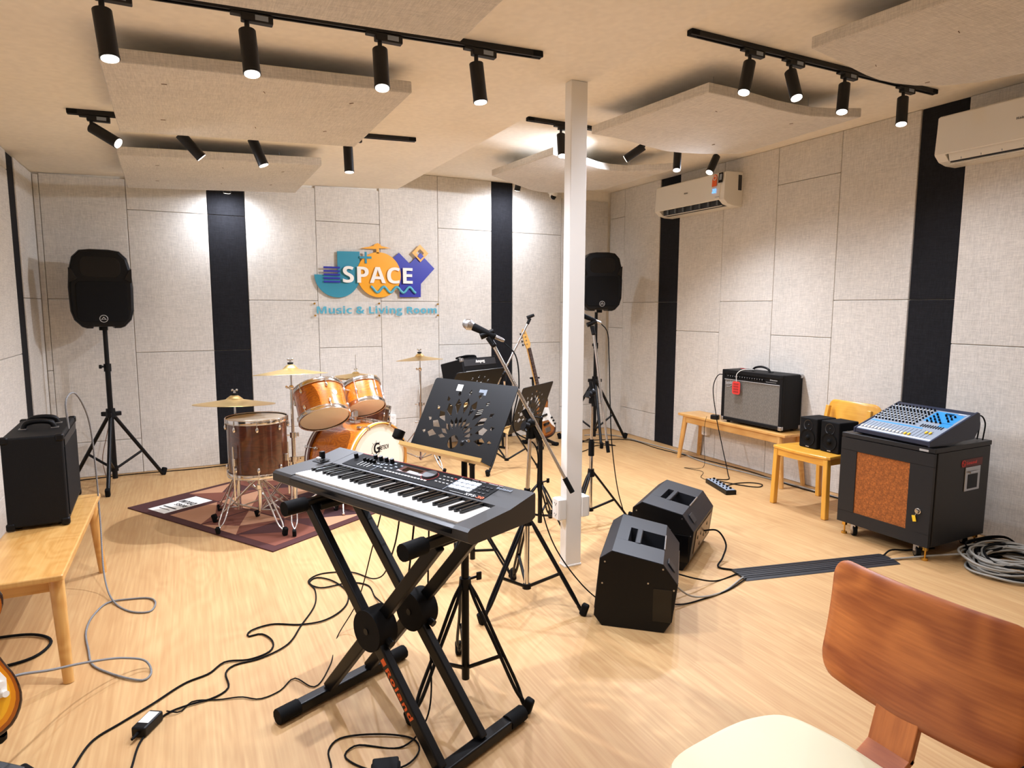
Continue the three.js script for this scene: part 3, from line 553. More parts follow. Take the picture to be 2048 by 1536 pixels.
// ---------- microphones ----------
function microphone(name, label, head, tail, body) {
  const t = thing(name, label, 'microphone', head);
  const d = V(...tail).sub(V(...head)).normalize(), q = new THREE.Quaternion().setFromUnitVectors(V(0, 1, 0), d);
  t.quaternion.copy(q);
  obj('grille', lathe([[0, -.026], [.014, -.023], [.022, -.013], [.0255, 0], [.0255, .006], [.021, .02], [.018, .026]], 24), M.steel, t);
  obj('grille_band', ring(.0258, .0022, 30, 6).rotateX(Math.PI / 2).translate(0, .003, 0), M.chrome, t);
  obj('body', lathe([[.018, .026], [.0185, .03], [.0135, .125], [.012, .14], [.0, .14]], 20), body, t);
  obj('plug', lathe([[.0095, .14], [.0095, .172], [.006, .185], [0, .185]], 14), M.steel, t);
}
function micStand(label, base, clutch, top, tail, angles, o = {}) {
  const t = thing('microphone_stand', label, 'mic stand', [base[0], 0, base[1]]);
  const L = (p) => [p[0] - base[0], p[1], p[2] - base[1]], c = L(clutch), h = c[1], hub = o.hub ?? .42;
  obj('lower_tube', rod([0, .08, 0], [0, h * .6, 0], .0125), M.chrome, t);
  obj('upper_tube', rod([0, h * .6, 0], [c[0], h - .03, c[2]], .009), M.chrome, t);
  obj('grip', [rod([0, h * .52, 0], [0, h * .63, 0], .019), rod([0, h * .63, 0], [0, h * .645, 0], .015)], M.rubber, t);
  obj('hub', [new THREE.CylinderGeometry(.02, .025, .05, 14).translate(0, hub, 0), new THREE.CylinderGeometry(.018, .022, .022, 14).translate(0, .092, 0)], M.blackMetal, t);
  tripod(t, { hub, radius: o.radius ?? .28, brace: .095, angles, mat: M.blackMetal, r: .0115, double: o.double ?? .007, foot: .018 });
  obj('boom_clutch', [ball(.026, c[0], h, c[2], 14), new THREE.CylinderGeometry(.018, .022, .06, 12).translate(c[0], h - .04, c[2]), new THREE.CylinderGeometry(.024, .024, .022, 8).rotateZ(1.2).translate(c[0] - .035, h - .01, c[2] + .015), ...[0, 2.1, 4.2].map((a) => rod([c[0] - .04, h - .01, c[2] + .018], [c[0] - .04 + .012 * Math.cos(a), h - .01 + .036 * Math.cos(a), c[2] + .018 + .036 * Math.sin(a)], .007, .005, 6))], M.black, t);
  const b = obj('boom', rod(L(tail), L(top), .0085), M.chrome, t);
  const dv = V(...top).sub(V(...tail)).normalize(), T0 = V(...L(tail));
  obj('boom_grip', rod(T0, T0.clone().addScaledVector(dv, .075), .012), M.rubber, b);
  obj('boom_sleeve', rod(V(...c).addScaledVector(dv, -.09), V(...c).addScaledVector(dv, .07), .013), M.blackMetal, b);
  if (o.clip) { const e = V(...L(top)), f = V(...L(o.clip)); obj('microphone_clip', [rod(e, e.clone().lerp(f, .8), .013, .014), rod(f.clone().add(V(-.028, -.006, -.01)), f.clone().add(V(.03, .018, .01)), .016, .013, 14), ball(.014, e.x, e.y, e.z, 10)], M.black, b); }
  return t;
}
micStand('chrome boom microphone stand beside the white post holding a silver headed microphone', [1.395, -2.63], [1.40, .885, -2.61], [1.262, 1.243, -2.718], [1.556, .568, -2.488], [an(1.395, -2.63, 1.57, -2.42), an(1.395, -2.63, 1.125, -2.543), 4.95], { clip: [1.238, 1.288, -2.74] });
microphone('microphone', 'silver headed vocal microphone angled up on the boom beside the post', [1.163, 1.338, -2.785], [1.29, 1.272, -2.71], M.blackMatte);
micStand('chrome boom microphone stand right of the white post with upright boom', [2.33, -3.5], [2.325, .871, -3.495], [2.352, 1.25, -3.53], [2.4, .486, -3.408], [an(2.33, -3.5, 2.53, -3.44), 2.6, 4.9], { clip: [2.345, 1.31, -3.545], radius: .27, hub: .34 });
microphone('microphone', 'black vocal microphone half hidden by the white post', [2.255, 1.385, -3.6], [2.385, 1.325, -3.53], M.blackMatte);
micStand('boom microphone stand with an empty clip in front of the bass amplifier', [2.457, -5.02], [2.41, .86, -4.98], [2.612, 1.285, -4.926], [2.3, .66, -5.0], [an(2.457, -5.02, 2.2, -4.87), .3, 4.6], { clip: [2.632, 1.335, -4.92] });

// ---------- loudspeakers on tripods ----------
function loudspeaker(label, pos, yaw) {
  const t = thing('loudspeaker', label, 'loudspeaker', pos, yaw);
  const w = .2, pts = [[-.14, 0], [-.11, -.012], [-.07, -.012], [-.066, 0], [.066, 0], [.07, -.012], [.11, -.012], [.14, 0], [.185, .05], [.205, .12], [.21, .3], [.2, .43], [.178, .52], [.13, .572], [.06, .582], [-.06, .582], [-.13, .572], [-.178, .52], [-.2, .43], [-.21, .3], [-.205, .12], [-.185, .05]];
  obj('cabinet', ext(poly(pts), .3, .022).translate(0, 0, -.22), M.black, t);
  const bf = pts.map(([x, y]) => [x * .93, .29 + (y - .29) * .95]);
  obj('front_baffle', ext(poly(bf), .02, .006).translate(0, 0, .068), M.black, t);
  obj('grille', ext(rrect(.33, .3, .04, 0, .19), .008, .003).translate(0, 0, .088), M.blackMatte, t);
  obj('horn_mouth', [ext(rrect(.26, .15, .05, 0, .45), .006, .002).translate(0, 0, .086)], M.blackGloss, t);
  for (const s of [-1, 1]) obj('side_scoop', ext(poly([[s * .15, .36], [s * .2, .33], [s * .203, .44], [s * .185, .43]]), .012, .002).translate(0, 0, .084), M.blackGloss, t);
  const b = obj('badge', [ring(.026, .0025, 32, 6).translate(0, .062, .097)], M.silverP, t);
  obj('badge_peak', [tube([[-.016, .054, .098], [-.006, .066, .098], [0, .074, .098], [.006, .066, .098], [.016, .054, .098]], .0022), bx(.02, .003, .002, 0, .057, .098)], M.silverP, b);
  obj('pole_socket', rod([0, -.03, -.06], [0, .02, -.06], .03), M.black, t);
}
function speakerStand(label, x, z, top, angles, hub) {
  const t = thing('speaker_stand', label, 'speaker stand', [x, 0, z]);
  obj('base_pole', rod([0, .05, 0], [0, hub + .36, 0], .0195), M.blackMetal, t);
  obj('upper_pole', rod([0, hub + .36, 0], [0, top, 0], .0165), M.blackMetal, t);
  obj('height_collar', [new THREE.CylinderGeometry(.026, .026, .06, 16).translate(0, hub + .36, 0), rod([0, hub + .37, 0], [-.04, hub + .37, .02], .008), bx(.02, .03, .02, -.045, hub + .37, .022, .005)], M.black, t);
  obj('leg_collar', [new THREE.CylinderGeometry(.032, .036, .07, 16).translate(0, hub, 0), ...angles.map((a) => bx(.06, .035, .03, .045, hub - .01, 0, .006).rotateY(-a))], M.black, t);
  obj('lower_collar', [new THREE.CylinderGeometry(.028, .028, .04, 16).translate(0, .13, 0)], M.black, t);
  tripod(t, { hub: hub - .02, radius: .37, brace: .13, angles, mat: M.blackMetal, r: .0145, foot: .02 });
}
speakerStand('tall black tripod speaker stand by the left end of logo wall', -.572, -5.96, 1.24, [1.62, an(-.572, -5.96, -.246, -6.126), 3.7], .58);
loudspeaker('black loudspeaker raised on the tripod by the left wall', [-.572, 1.262, -5.9], 8 * D2R);
speakerStand('tall black tripod speaker stand behind the white post in the room corner', 3.84, -5.72, 1.37, [an(3.84, -5.72, 3.71, -5.4), an(3.84, -5.72, 4.14, -5.7) + .05, 3.9], .66);
loudspeaker('black loudspeaker raised on the tripod in the right rear corner', [3.85, 1.395, -5.66], -24 * D2R);

// ---------- floor monitors ----------
function wedge(label, P, yaw) {
  const t = thing('floor_monitor', label, 'floor monitor', [P[0], 0, P[1]], yaw);
  const s = [[0, 0], [.272, 0], [.306, .055], [.326, .225], [.262, .312], [.04, .352], [-.012, .314], [-.036, .045]], L = .53;
  const a = Math.atan2(-.04, .222);
  // carcass with the handle slot left open: the top board is built around the slot
  const sec = (pts, z0, z1) => ext(poly(pts), z1 - z0).translate(0, 0, z0);
  const low = [[0, 0], [.272, 0], [.306, .055], [.326, .225], [.262, .312], [.25, .2], [.1, .22], [.095, .3425], [.04, .352], [-.012, .314], [-.036, .045]];
  obj('cabinet', [sec(s, -.17, 0), sec(low, -.36, -.17), sec(s, -L, -.36)], M.wedge, t);
  obj('side_panel', ext(poly(s.map(([x, y]) => [.145 + (x - .145) * .985, .176 + (y - .176) * .985])), .004).translate(0, 0, -.001), M.black, t);
  obj('handle_bar', bx(.028, .02, .2, .14, .328, -.265, .006).rotateX(0), M.wedge, t);
  obj('edge_rail', rod([.262, .314, -.17], [.262, .314, -.36], .004), M.steel, t);
  obj('pole_recess', bx(.08, .15, .003, .262, .125, .0035, .001), M.blackGloss, t);
  for (const [x, y] of [[.262, .29], [.31, .2], [.01, .3], [0, .2], [.2, .22]]) obj('screw', new THREE.CylinderGeometry(.004, .004, .003, 8).rotateX(Math.PI / 2).translate(x, y, .004), M.steel, t);
  obj('corner_latch', bx(.05, .004, .06, 0, 0, 0, .0015).rotateZ(-.94).translate(.297, .272, -.1), M.charcoal, t);
  mat('rearPanel', 0x6d5745, .35, .6);
  const p = obj('connector_panel', bx(.003, .13, .4, 0, 0, 0, .001).rotateZ(-.117).translate(.319, .142, -.27), M.rearPanel, t);
  for (const [y, z] of [[.16, -.12], [.1, -.2], [.16, -.2], [.12, -.3], [.17, -.36], [.11, -.38]]) obj('connector', new THREE.CylinderGeometry(.011, .011, .006, 14).rotateZ(Math.PI / 2).translate(.3195 + (y - .142) * .117, y, z), M.black, p);
  obj('grille', bx(.004, .24, .46, 0, 0, 0, .0015).rotateZ(-.09).translate(-.027, .18, -.265), M.blackMatte, t);
  for (const z of [-.05, -.48]) for (const x of [.03, .24]) obj('rubber_foot', new THREE.CylinderGeometry(.012, .012, .004, 12).translate(x, .001, z), M.rubber, t);
}
wedge('black floor monitor wedge standing on the open floor, its side panel to the chair', [1.6, -2.298], -41.6 * D2R);
wedge('black floor monitor wedge behind the other, its connector panel to the mixer', [2.18, -2.83], -54.4 * D2R);

// ---------- amplifiers ----------
const knobG = (r, h) => new THREE.CylinderGeometry(r * .85, r, h, 10);
{
  const w = .636, d = .235, h = .455;
  const t = thing('guitar_amplifier', 'black guitar amplifier with silver grille on the right bench', 'amplifier', [4.275, .435, -3.9], -88.8 * D2R);
  obj('cabinet', [bx(w, h - .012, d - .02, 0, h / 2 + .006, -.01, .012)], M.tolex, t);
  obj('front_frame', [bx(w, .03, .03, 0, .03, d / 2 - .015, .006), bx(w, .035, .03, 0, h - .018, d / 2 - .015, .006), bx(.03, h - .02, .03, -w / 2 + .015, h / 2, d / 2 - .015, .006), bx(.03, h - .02, .03, w / 2 - .015, h / 2, d / 2 - .015, .006)], M.tolex, t);
  obj('grille_cloth', bx(w - .06, h - .13, .012, 0, .045 + (h - .13) / 2, d / 2 - .012, .003), M.silver, t, 'x');
  obj('grille_trim', [bx(w - .06, .005, .006, 0, h - .083, d / 2 - .004)], M.silverP, t);
  obj('control_panel', bx(w - .06, .044, .008, 0, h - .058, d / 2 - .01, .002), M.black, t);
  for (let i = 0; i < 15; i++) obj('knob', knobG(.009, .016).rotateX(Math.PI / 2).translate(-.24 + i * .026, h - .056, d / 2 + .002), M.black, t);
  obj('knob_marks', [...Array(15)].map((_, i) => bx(.003, .005, .001, -.24 + i * .026, h - .05, d / 2 + .0105)), M.white, t);
  obj('panel_print', [fitText('Princeton', .07, .012, .001).translate(.19, h - .053, d / 2 - .0055), bx(.1, .002, .001, .2, h - .066, d / 2 - .0055)], M.silverP, t);
  obj('script_logo', [fitText('Fender', .085, .03, .002).rotateZ(.15).translate(-w / 2 + .045, h - .13, d / 2 - .005), tube([[-w / 2 + .055, h - .145, d / 2 - .003], [-w / 2 + .09, h - .142, d / 2 - .003], [-w / 2 + .135, h - .115, d / 2 - .003]], .002)], M.silverP, t);
  obj('handle', [tube([[-.09, h, 0], [-.075, h + .022, 0], [0, h + .04, 0], [.075, h + .022, 0], [.09, h, 0]], .009, 24, 8), bx(.03, .006, .03, -.1, h + .002, 0, .002), bx(.03, .006, .03, .1, h + .002, 0, .002)], M.black, t);
  for (const sx of [-1, 1]) for (const y of [.03, h - .015]) for (const sz of [-1, 1]) if (!(sx < 0 && sz > 0 && y > .1)) obj('corner_cap', [bx(.034, .034, .034, sx * (w / 2 - .014), y, sz * (d / 2 - .014), .008)], y < .1 || sz < 0 ? M.steel : M.tolex, t);
  for (const sx of [-1, 1]) for (const sz of [-1, 1]) obj('rubber_foot', new THREE.CylinderGeometry(.016, .014, .016, 12).translate(sx * .26, -.001, sz * .08), M.rubber, t);
  const g = thing('hang_tag', 'red plastic tag hanging over the grille of the silver amplifier', 'tag', [4.135, .745, -4.03], -88.8 * D2R);
  obj('tag_plate', ext(rrect(.085, .11, .02), .006, .002), M.red, g);
  obj('tag_line', [0, 1, 2, 3].map((i) => bx(.055, .014, .002, 0, .033 - i * .022, .0062)), M.redDark, g);
  obj('cord', tube([[0, .054, .004], [.004, .12, .004], [.04, .156, -.02], [.09, .158, -.1]], .003), M.white, g);
  tag(obj('tag_strip', bx(.012, .006, .06, 4.27, .897, -4.09, .002), M.redDark), 'small dark red strip lying on top of the silver amplifier', 'strip');
}
{
  const w = .55, d = .225, h = .415;                           // left amplifier, its side to the camera
  const t = thing('guitar_amplifier', 'black guitar amplifier with two carrying handles on the left bench', 'amplifier', [-.645, .432, -3.72], Math.PI / 2 + .04);
  obj('cabinet', bx(w, h - .012, d, 0, h / 2 + .006, 0, .01), M.tolex, t);
  obj('grille', bx(w - .06, h - .1, .006, 0, h / 2 - .01, d / 2 + .002, .002), M.blackMatte, t);
  obj('control_panel', bx(w - .08, .04, .004, 0, h - .04, d / 2 + .002, .001), M.black, t);
  for (const x of [-.05, .09]) { const s = obj('handle', tube([[x, h, -.06], [x, h + .025, -.05], [x, h + .035, 0], [x, h + .025, .05], [x, h, .06]], .012, 20, 8).rotateY(.0), M.black, t); obj('handle_bracket', [bx(.03, .005, .03, x, h + .002, -.062, .002), bx(.03, .005, .03, x, h + .002, .062, .002)], M.steel, s); }
  for (const sx of [-1, 1]) for (const y of [.018, h - .012]) for (const sz of [-1, 1]) { const c = obj('corner_cap', bx(.034, .034, .034, sx * (w / 2 - .012), y, sz * (d / 2 - .012), .009), M.black, t); if (sx > 0) obj('rivet', ball(.0045, sx * (w / 2 + .005), y, sz * (d / 2 - .018), 8), M.chrome, c); }
  for (const sx of [-1, 1]) for (const sz of [-1, 1]) obj('rubber_foot', new THREE.CylinderGeometry(.015, .013, .012, 12).translate(sx * .22, .002, sz * .08), M.rubber, t);
}
{
  const w = .5, d = .3, h = .6;
  const s = thing('amplifier_stand', 'black tubular tilt stand under the bass amplifier', 'stand', [2.56, 0, -5.85], .42);
  obj('frame', [rod([-.2, .012, .2], [-.2, .012, -.25], .012), rod([.2, .012, .2], [.2, .012, -.25], .012), rod([-.2, .012, .14], [-.2, .32, .12], .012), rod([.2, .012, .14], [.2, .32, .12], .012), rod([-.2, .02, -.2], [-.2, .62, -.26], .012), rod([.2, .02, -.2], [.2, .62, -.26], .012), rod([-.2, .3, .12], [.2, .3, .12], .012), rod([-.2, .012, -.2], [.2, .012, -.2], .012), rod([-.2, .275, .12], [-.2, .23, -.18], .01), rod([.2, .275, .12], [.2, .23, -.18], .01)], M.blackMetal, s);
  const t = thing('bass_amplifier', 'black bass amplifier with silver striped grille leaning back on a stand', 'amplifier', [2.56, .31, -5.86], .42);
  t.rotation.set(-.24, .42, 0, 'YXZ');
  obj('cabinet', bx(w, h, d, 0, h / 2, 0, .012), M.tolex, t);
  mat('stripe', 0xc9ccc8, .4, .4);
  obj('grille_backing', bx(w - .05, h - .15, .006, 0, h / 2 - .04, d / 2 + .002, .002), M.black, t);
  for (let i = 0; i < 26; i++) obj('grille_stripe', bx(w - .055, .007, .004, 0, .05 + i * .0168, d / 2 + .006, .001), M.stripe, t);
  obj('front_panel', bx(w - .04, .065, .006, 0, h - .045, d / 2 + .002, .002), M.charcoal, t);
  obj('logo_print', fitText('Ampeg', .13, .036, .003).translate(-.065, h - .06, d / 2 + .005), M.white, t);
  obj('handle', tube([[-.1, h, 0], [-.08, h + .03, 0], [.08, h + .03, 0], [.1, h, 0]], .013, 24, 8), M.black, t);
  for (const sx of [-1, 1]) for (const y of [.012, h - .012]) obj('corner_cap', bx(.036, .036, .036, sx * (w / 2 - .013), y, d / 2 - .013, .009), y > .1 && sx < 0 ? M.steel : M.black, t);
  const c = obj('coil', 1 ? [ring(.1, .007, 40, 6).rotateX(Math.PI / 2).translate(.0, h + .012, -.02), ring(.09, .007, 40, 6).rotateX(Math.PI / 2).rotateZ(.06).translate(.01, h + .024, -.02), ring(.095, .007, 40, 6).rotateX(Math.PI / 2).rotateZ(-.05).translate(-.01, h + .034, -.02)] : [], M.rubber, t);
  c.removeFromParent(); const cc = thing('coiled_cable', 'black coiled cable lying on top of the bass amplifier', 'cable', [2.56, .31, -5.86]); cc.rotation.copy(t.rotation); c.name = 'loops'; cc.add(c);
}

// ---------- guitars ----------
const bodyPts = [[.03, .13], [.06, .145], [.1, .2], [.125, .2], [.13, .16], [.105, .1], [.1, .05], [.12, 0], [.15, -.06], [.16, -.13], [.13, -.19], [.06, -.215], [-.02, -.215], [-.1, -.2], [-.15, -.15], [-.155, -.08], [-.125, -.02], [-.11, .03], [-.12, .09], [-.145, .16], [-.14, .205], [-.11, .21], [-.07, .15], [-.03, .13]];
const bodyShape = (k, ky = k) => { const c = new THREE.CatmullRomCurve3(bodyPts.map(([x, y]) => V(x * k, (y + .03) * ky - .03, 0)), true, 'centripetal'); return poly(c.getPoints(72).map((p) => [p.x, p.y])); };
function guitar(name, label, pos, q, o) {
  const t = thing(name, label, 'guitar', pos); t.quaternion.copy(q);
  const bands = o.bands.map((c, i) => mat(name + i, c, .25, 0, { clearcoat: 1, clearcoatRoughness: .08 }));
  obj('body', ext(bodyShape(1), .042, .006), bands[0], t);
  [.94, .88, .8].forEach((k, i) => obj('burst_finish', ext(bodyShape(k), .0012).translate(0, 0, .0415 + i * .0006), bands[i + 1], t));
  obj('pickguard', ext(poly(o.guard), .003, .0008).translate(0, 0, .0435), M.whiteGloss, t);
  obj('bridge', bx(o.bass ? .085 : .09, .045, .012, 0, -.13, .05, .002), M.steel, t);
  for (const y of o.pickups) obj('pickup', bx(o.bass ? .09 : .085, .022, .014, 0, y, .05, .004), o.bass ? M.black : M.whiteGloss, t);
  for (const [x, y] of o.knobs) obj('control_knob', new THREE.CylinderGeometry(.009, .01, .016, 14).rotateX(Math.PI / 2).translate(x, y, .054), o.bass ? M.black : M.whiteGloss, t);
  const L = o.neck;
  obj('neck', [bx(.048, L, .018, 0, .1 + L / 2, .04, .006)], M.maple, t);
  obj('fretboard', bx(.05, L, .006, 0, .1 + L / 2, .052, .001), M.rosewood, t);
  obj('frets', [...Array(20)].map((_, i) => bx(.05, .002, .002, 0, .1 + L - L * (1 - Math.pow(.94, i)) * 1.3, .0555)), M.steel, t);
  obj('headstock', ext(poly([[-.025, 0], [-.03, .03], [-.042, .06], [-.04, .17], [-.02, .2], [.01, .2], [.02, .17], [.045, .07], [.05, .04], [.025, 0]]), .014, .003).translate(0, .1 + L, .03), M.maple, t);
  for (let i = 0; i < (o.bass ? 4 : 6); i++) { const y = .1 + L + .045 + i * (o.bass ? .037 : .024); const p = obj('tuning_peg', [rod([-.036, y, .036], [-.062, y, .036], .003), bx(.018, .022, .006, -.07, y, .036, .003)], o.bass ? M.blackMetal : M.steel, t); obj('string_post', rod([-.018, y, .042], [-.018, y, .056], .006), M.steel, p); }
  obj('strings', [...Array(o.bass ? 4 : 6)].map((_, i, A2) => rod([(i - (A2.length - 1) / 2) * (o.bass ? .012 : .0075), -.13, .058], [(i - (A2.length - 1) / 2) * .008, .1 + L + .01, .058], .0009, .0009, 4)), M.steel, t);
  return t;
}
const aim = (yaw, lean, roll) => new THREE.Quaternion().setFromEuler(new THREE.Euler(-lean, yaw, roll, 'YXZ'));
guitar('bass_guitar', 'brown sunburst bass guitar with cream pickguard standing in a floor stand', [3.19, .3, -5.72], aim(.42, .2, .12), { bass: 1, bands: [0x140b08, 0x2e150b, 0x6a3413, 0x9c5c24], guard: [[.02, .1], [.1, .08], [.1, .02], [.12, -.03], [.15, -.1], [.135, -.14], [.09, -.1], [.05, -.04], [-.05, -.03], [-.04, .08]], pickups: [.02, -.07], knobs: [[.105, -.03], [.122, -.065], [.135, -.1]], neck: .62 });
guitar('electric_guitar', 'yellow sunburst electric guitar with white pickguard at the end of left bench', [-.648, .39, -2.23], aim(.62, .2, -.1), { bands: [0x2a1208, 0xa2520c, 0xdf8c12, 0xf0b021], guard: [[.02, .13], [.09, .15], [.1, .06], [.09, .0], [.12, -.05], [.12, -.1], [.07, -.1], [.02, -.06], [-.06, -.05], [-.09, .05], [-.1, .13], [-.03, .13]], pickups: [.06, .01, -.05], knobs: [[.08, -.03], [.1, -.06], [.11, -.09]], neck: .45 });
function guitarStand(label, x, z, yaw, h) {
  const t = thing('guitar_stand', label, 'guitar stand', [x, 0, z], yaw);
  obj('post', [rod([0, .1, -.05], [0, h, -.1], .012)], M.blackMetal, t);
  obj('yoke', [tube([[-.1, .16, .07], [-.11, .12, .03], [-.06, .1, -.04], [0, .1, -.05], [.06, .1, -.04], [.11, .12, .03], [.1, .16, .07]], .012, 30, 8)], M.rubber, t);
  for (const [a, b] of [[-.13, .1], [.13, .1], [0, -.2]]) { const l = obj('leg', bar([0, .11, -.05], [a, .02, b], .03, .03, [0, 1, .01]), M.blackMetal, t); obj('rubber_foot', bx(.05, .035, .07, a, .0185, b, .012), M.rubber, l); }
  obj('neck_cradle', [tube([[-.05, h, -.05], [-.04, h, -.1], [.04, h, -.1], [.05, h, -.05]], .008)], M.rubber, t);
}
guitarStand('black folding guitar stand under the sunburst bass guitar', 3.19, -5.74, .42, .7);
guitarStand('black guitar stand with rubber feet under the yellow electric guitar', -.67, -2.27, .62, .62);
// a bent plywood board with rounded corners, facing +z
function bentBoard(w, h, r, th, bx2, by2) {
  const g = new THREE.BufferGeometry(), nx = 36, ny = 20, P = [], I = [], ax = w / 2 - r, ay = h / 2 - r;
  const put = (x, y, z) => {
    const dx = Math.max(Math.abs(x) - ax, 0), dy = Math.max(Math.abs(y) - ay, 0), d = Math.hypot(dx, dy), k = d > r ? r / d : 1;
    const X = Math.sign(x) * (Math.min(Math.abs(x), ax) + dx * k), Y = Math.sign(y) * (Math.min(Math.abs(y), ay) + dy * k), e = Math.max(0, Math.min(1, (r - d * k) / .008));
    P.push(X, Y, z * (.35 + .65 * Math.sqrt(e)) + bx2 * (X / (w / 2)) ** 2 + by2 * (Y / (h / 2)) ** 2);
  };
  for (const s of [1, -1]) {
    const o = P.length / 3;
    for (let j = 0; j <= ny; j++) for (let i = 0; i <= nx; i++) put(-w / 2 + w * i / nx, -h / 2 + h * j / ny, s * th / 2);
    for (let j = 0; j < ny; j++) for (let i = 0; i < nx; i++) { const a = o + j * (nx + 1) + i, q = [a, a + 1, a + nx + 2, a, a + nx + 2, a + nx + 1]; I.push(...(s > 0 ? q : q.reverse())); }
  }
  const n1 = (nx + 1) * (ny + 1), rim = [];
  for (let i = 0; i < nx; i++) rim.push(i); for (let j = 0; j < ny; j++) rim.push(j * (nx + 1) + nx); for (let i = nx; i > 0; i--) rim.push(ny * (nx + 1) + i); for (let j = ny; j > 0; j--) rim.push(j * (nx + 1));
  rim.forEach((a, k) => { const b = rim[(k + 1) % rim.length]; I.push(a, a + n1, b, b, a + n1, b + n1); });
  g.setAttribute('position', new THREE.Float32BufferAttribute(P, 3)); g.setAttribute('uv', new THREE.Float32BufferAttribute(new Float32Array(P.length / 3 * 2), 2)); g.setIndex(I); g.computeVertexNormals();
  return g;
}
// ---------- benches and chairs ----------
function bench(label, x0, x1, z0, z1, h) {
  const t = thing('bench', label, 'bench', [(x0 + x1) / 2, 0, (z0 + z1) / 2]);
  const W = x1 - x0, L = z1 - z0;
  obj('seat', bx(W, .024, L, 0, h - .012, 0, .007), M.oak, t, 'z');
  for (const s of [-1, 1]) { obj('long_apron', bx(.02, .06, L - .16, s * (W / 2 - .035), h - .054, 0, .003), M.oak, t, 'z'); obj('short_apron', bx(W - .07, .06, .02, 0, h - .054, s * (L / 2 - .08), .003), M.oak, t, 'x'); }
  for (const sx of [-1, 1]) for (const sz of [-1, 1]) obj('leg', rod([sx * (W / 2 - .012), 0, sz * (L / 2 - .02)], [sx * (W / 2 - .035), h - .02, sz * (L / 2 - .075)], .018, .026, 14), M.oak, t, 'y');
}
bench('light wood bench against right wall carrying the silver amplifier', 4.125, 4.395, -4.74, -3.5, .432);
bench('light wood bench along left wall carrying a black amplifier', -.76, -.455, -3.99, -2.8, .43);
{
  const t = thing('side_chair', 'yellow wooden chair between right bench and rack, used as a speaker table', 'chair', [4.0, 0, -3.07]);
  const seat = poly([[-.235, -.215], [-.22, -.235], [.2, -.19], [.22, -.17], [.22, .17], [.2, .19], [-.22, .235], [-.235, .215], [-.25, .1], [-.255, 0], [-.25, -.1]]);
  obj('seat', ext(seat, .022, .006).rotateX(-Math.PI / 2).translate(0, .41, 0), M.rubberwood, t, 'z');
  obj('front_apron', bx(.02, .05, .4, -.215, .386, 0, .004), M.rubberwood, t, 'z'); obj('rear_apron', bx(.02, .05, .34, .2, .386, 0, .004), M.rubberwood, t, 'z');
  for (const s of [-1, 1]) { obj('side_apron', bx(.4, .05, .02, 0, .386, s * .19, .004), M.rubberwood, t, 'x'); obj('front_leg', bar([-.215, 0, s * .215], [-.21, .41, s * .205], .036, .042, [1, 0, 0]), M.rubberwood, t, 'y'); obj('rear_leg', [bar([.235, 0, s * .19], [.21, .41, s * .18], .034, .036, [1, 0, 0]), bar([.21, .39, s * .18], [.262, .7, s * .165], .03, .03, [1, 0, 0])], M.rubberwood, t, 'y'); }
  const bb = obj('backrest', bentBoard(.42, .18, .06, .014, -.035, 0), M.rubberwood, t, 'x');
  at(bb, .285, .655, 0); bb.rotation.set(-.16, -Math.PI / 2, 0, 'YXZ');
}
{
  const t = thing('lounge_chair', 'chair with cream padded seat and curved walnut backrest', 'chair', [1.1, 0, -.8]);
  const sh = new THREE.Shape(); const c = new THREE.CatmullRomCurve3([[-.23, -.19], [-.09, -.225], [.05, -.23], [.13, -.2], [.165, -.1], [.17, 0], [.165, .1], [.13, .2], [.05, .23], [-.09, .225], [-.23, .19], [-.265, .1], [-.27, 0], [-.265, -.1]].map(([x, z]) => V(x, z, 0)), true, 'centripetal');
  obj('seat', ext(poly(c.getPoints(90).map((p) => [p.x, -p.y])), .05, .018).rotateX(-Math.PI / 2).translate(0, .41, 0), M.cream, t);
  const bk = obj('backrest', bentBoard(.45, .285, .055, .015, -.038, .01), M.walnut, t, 'x');
  at(bk, .262, .675, 0); bk.rotation.set(0, -Math.PI / 2, 0); bk.rotation.order = 'YXZ'; bk.rotation.x = -.14;
  obj('back_support', [bar([.13, .42, 0], [.225, .47, 0], .016, .095, [0, 0, 1]), bar([.215, .46, 0], [.262, .62, 0], .018, .095, [0, 0, 1])], M.walnut, t, 'y');
  for (const [sx, sz] of [[-1, -1], [-1, 1], [1, -1], [1, 1]]) obj('leg', rod([sx * .2 - .03, 0, sz * .2], [sx * .13 - .03, .42, sz * .13], .012, .018), M.walnut, t, 'y');
}
{
  const t = thing('dark_bag', 'black soft bag on the floor behind the walnut chair back', 'bag', [2.02, 0, -.8], .3);
  obj('pouch', [bx(.3, .42, .2, 0, .21, 0, .08)], M.blackMatte, t); obj('strap', tube([[-.09, .41, .06], [-.07, .5, .07], [.07, .5, .07], [.09, .41, .06]], .008), M.rubber, t); obj('seam', bx(.24, .006, .006, 0, .26, .1, .002), M.charcoal, t);
}

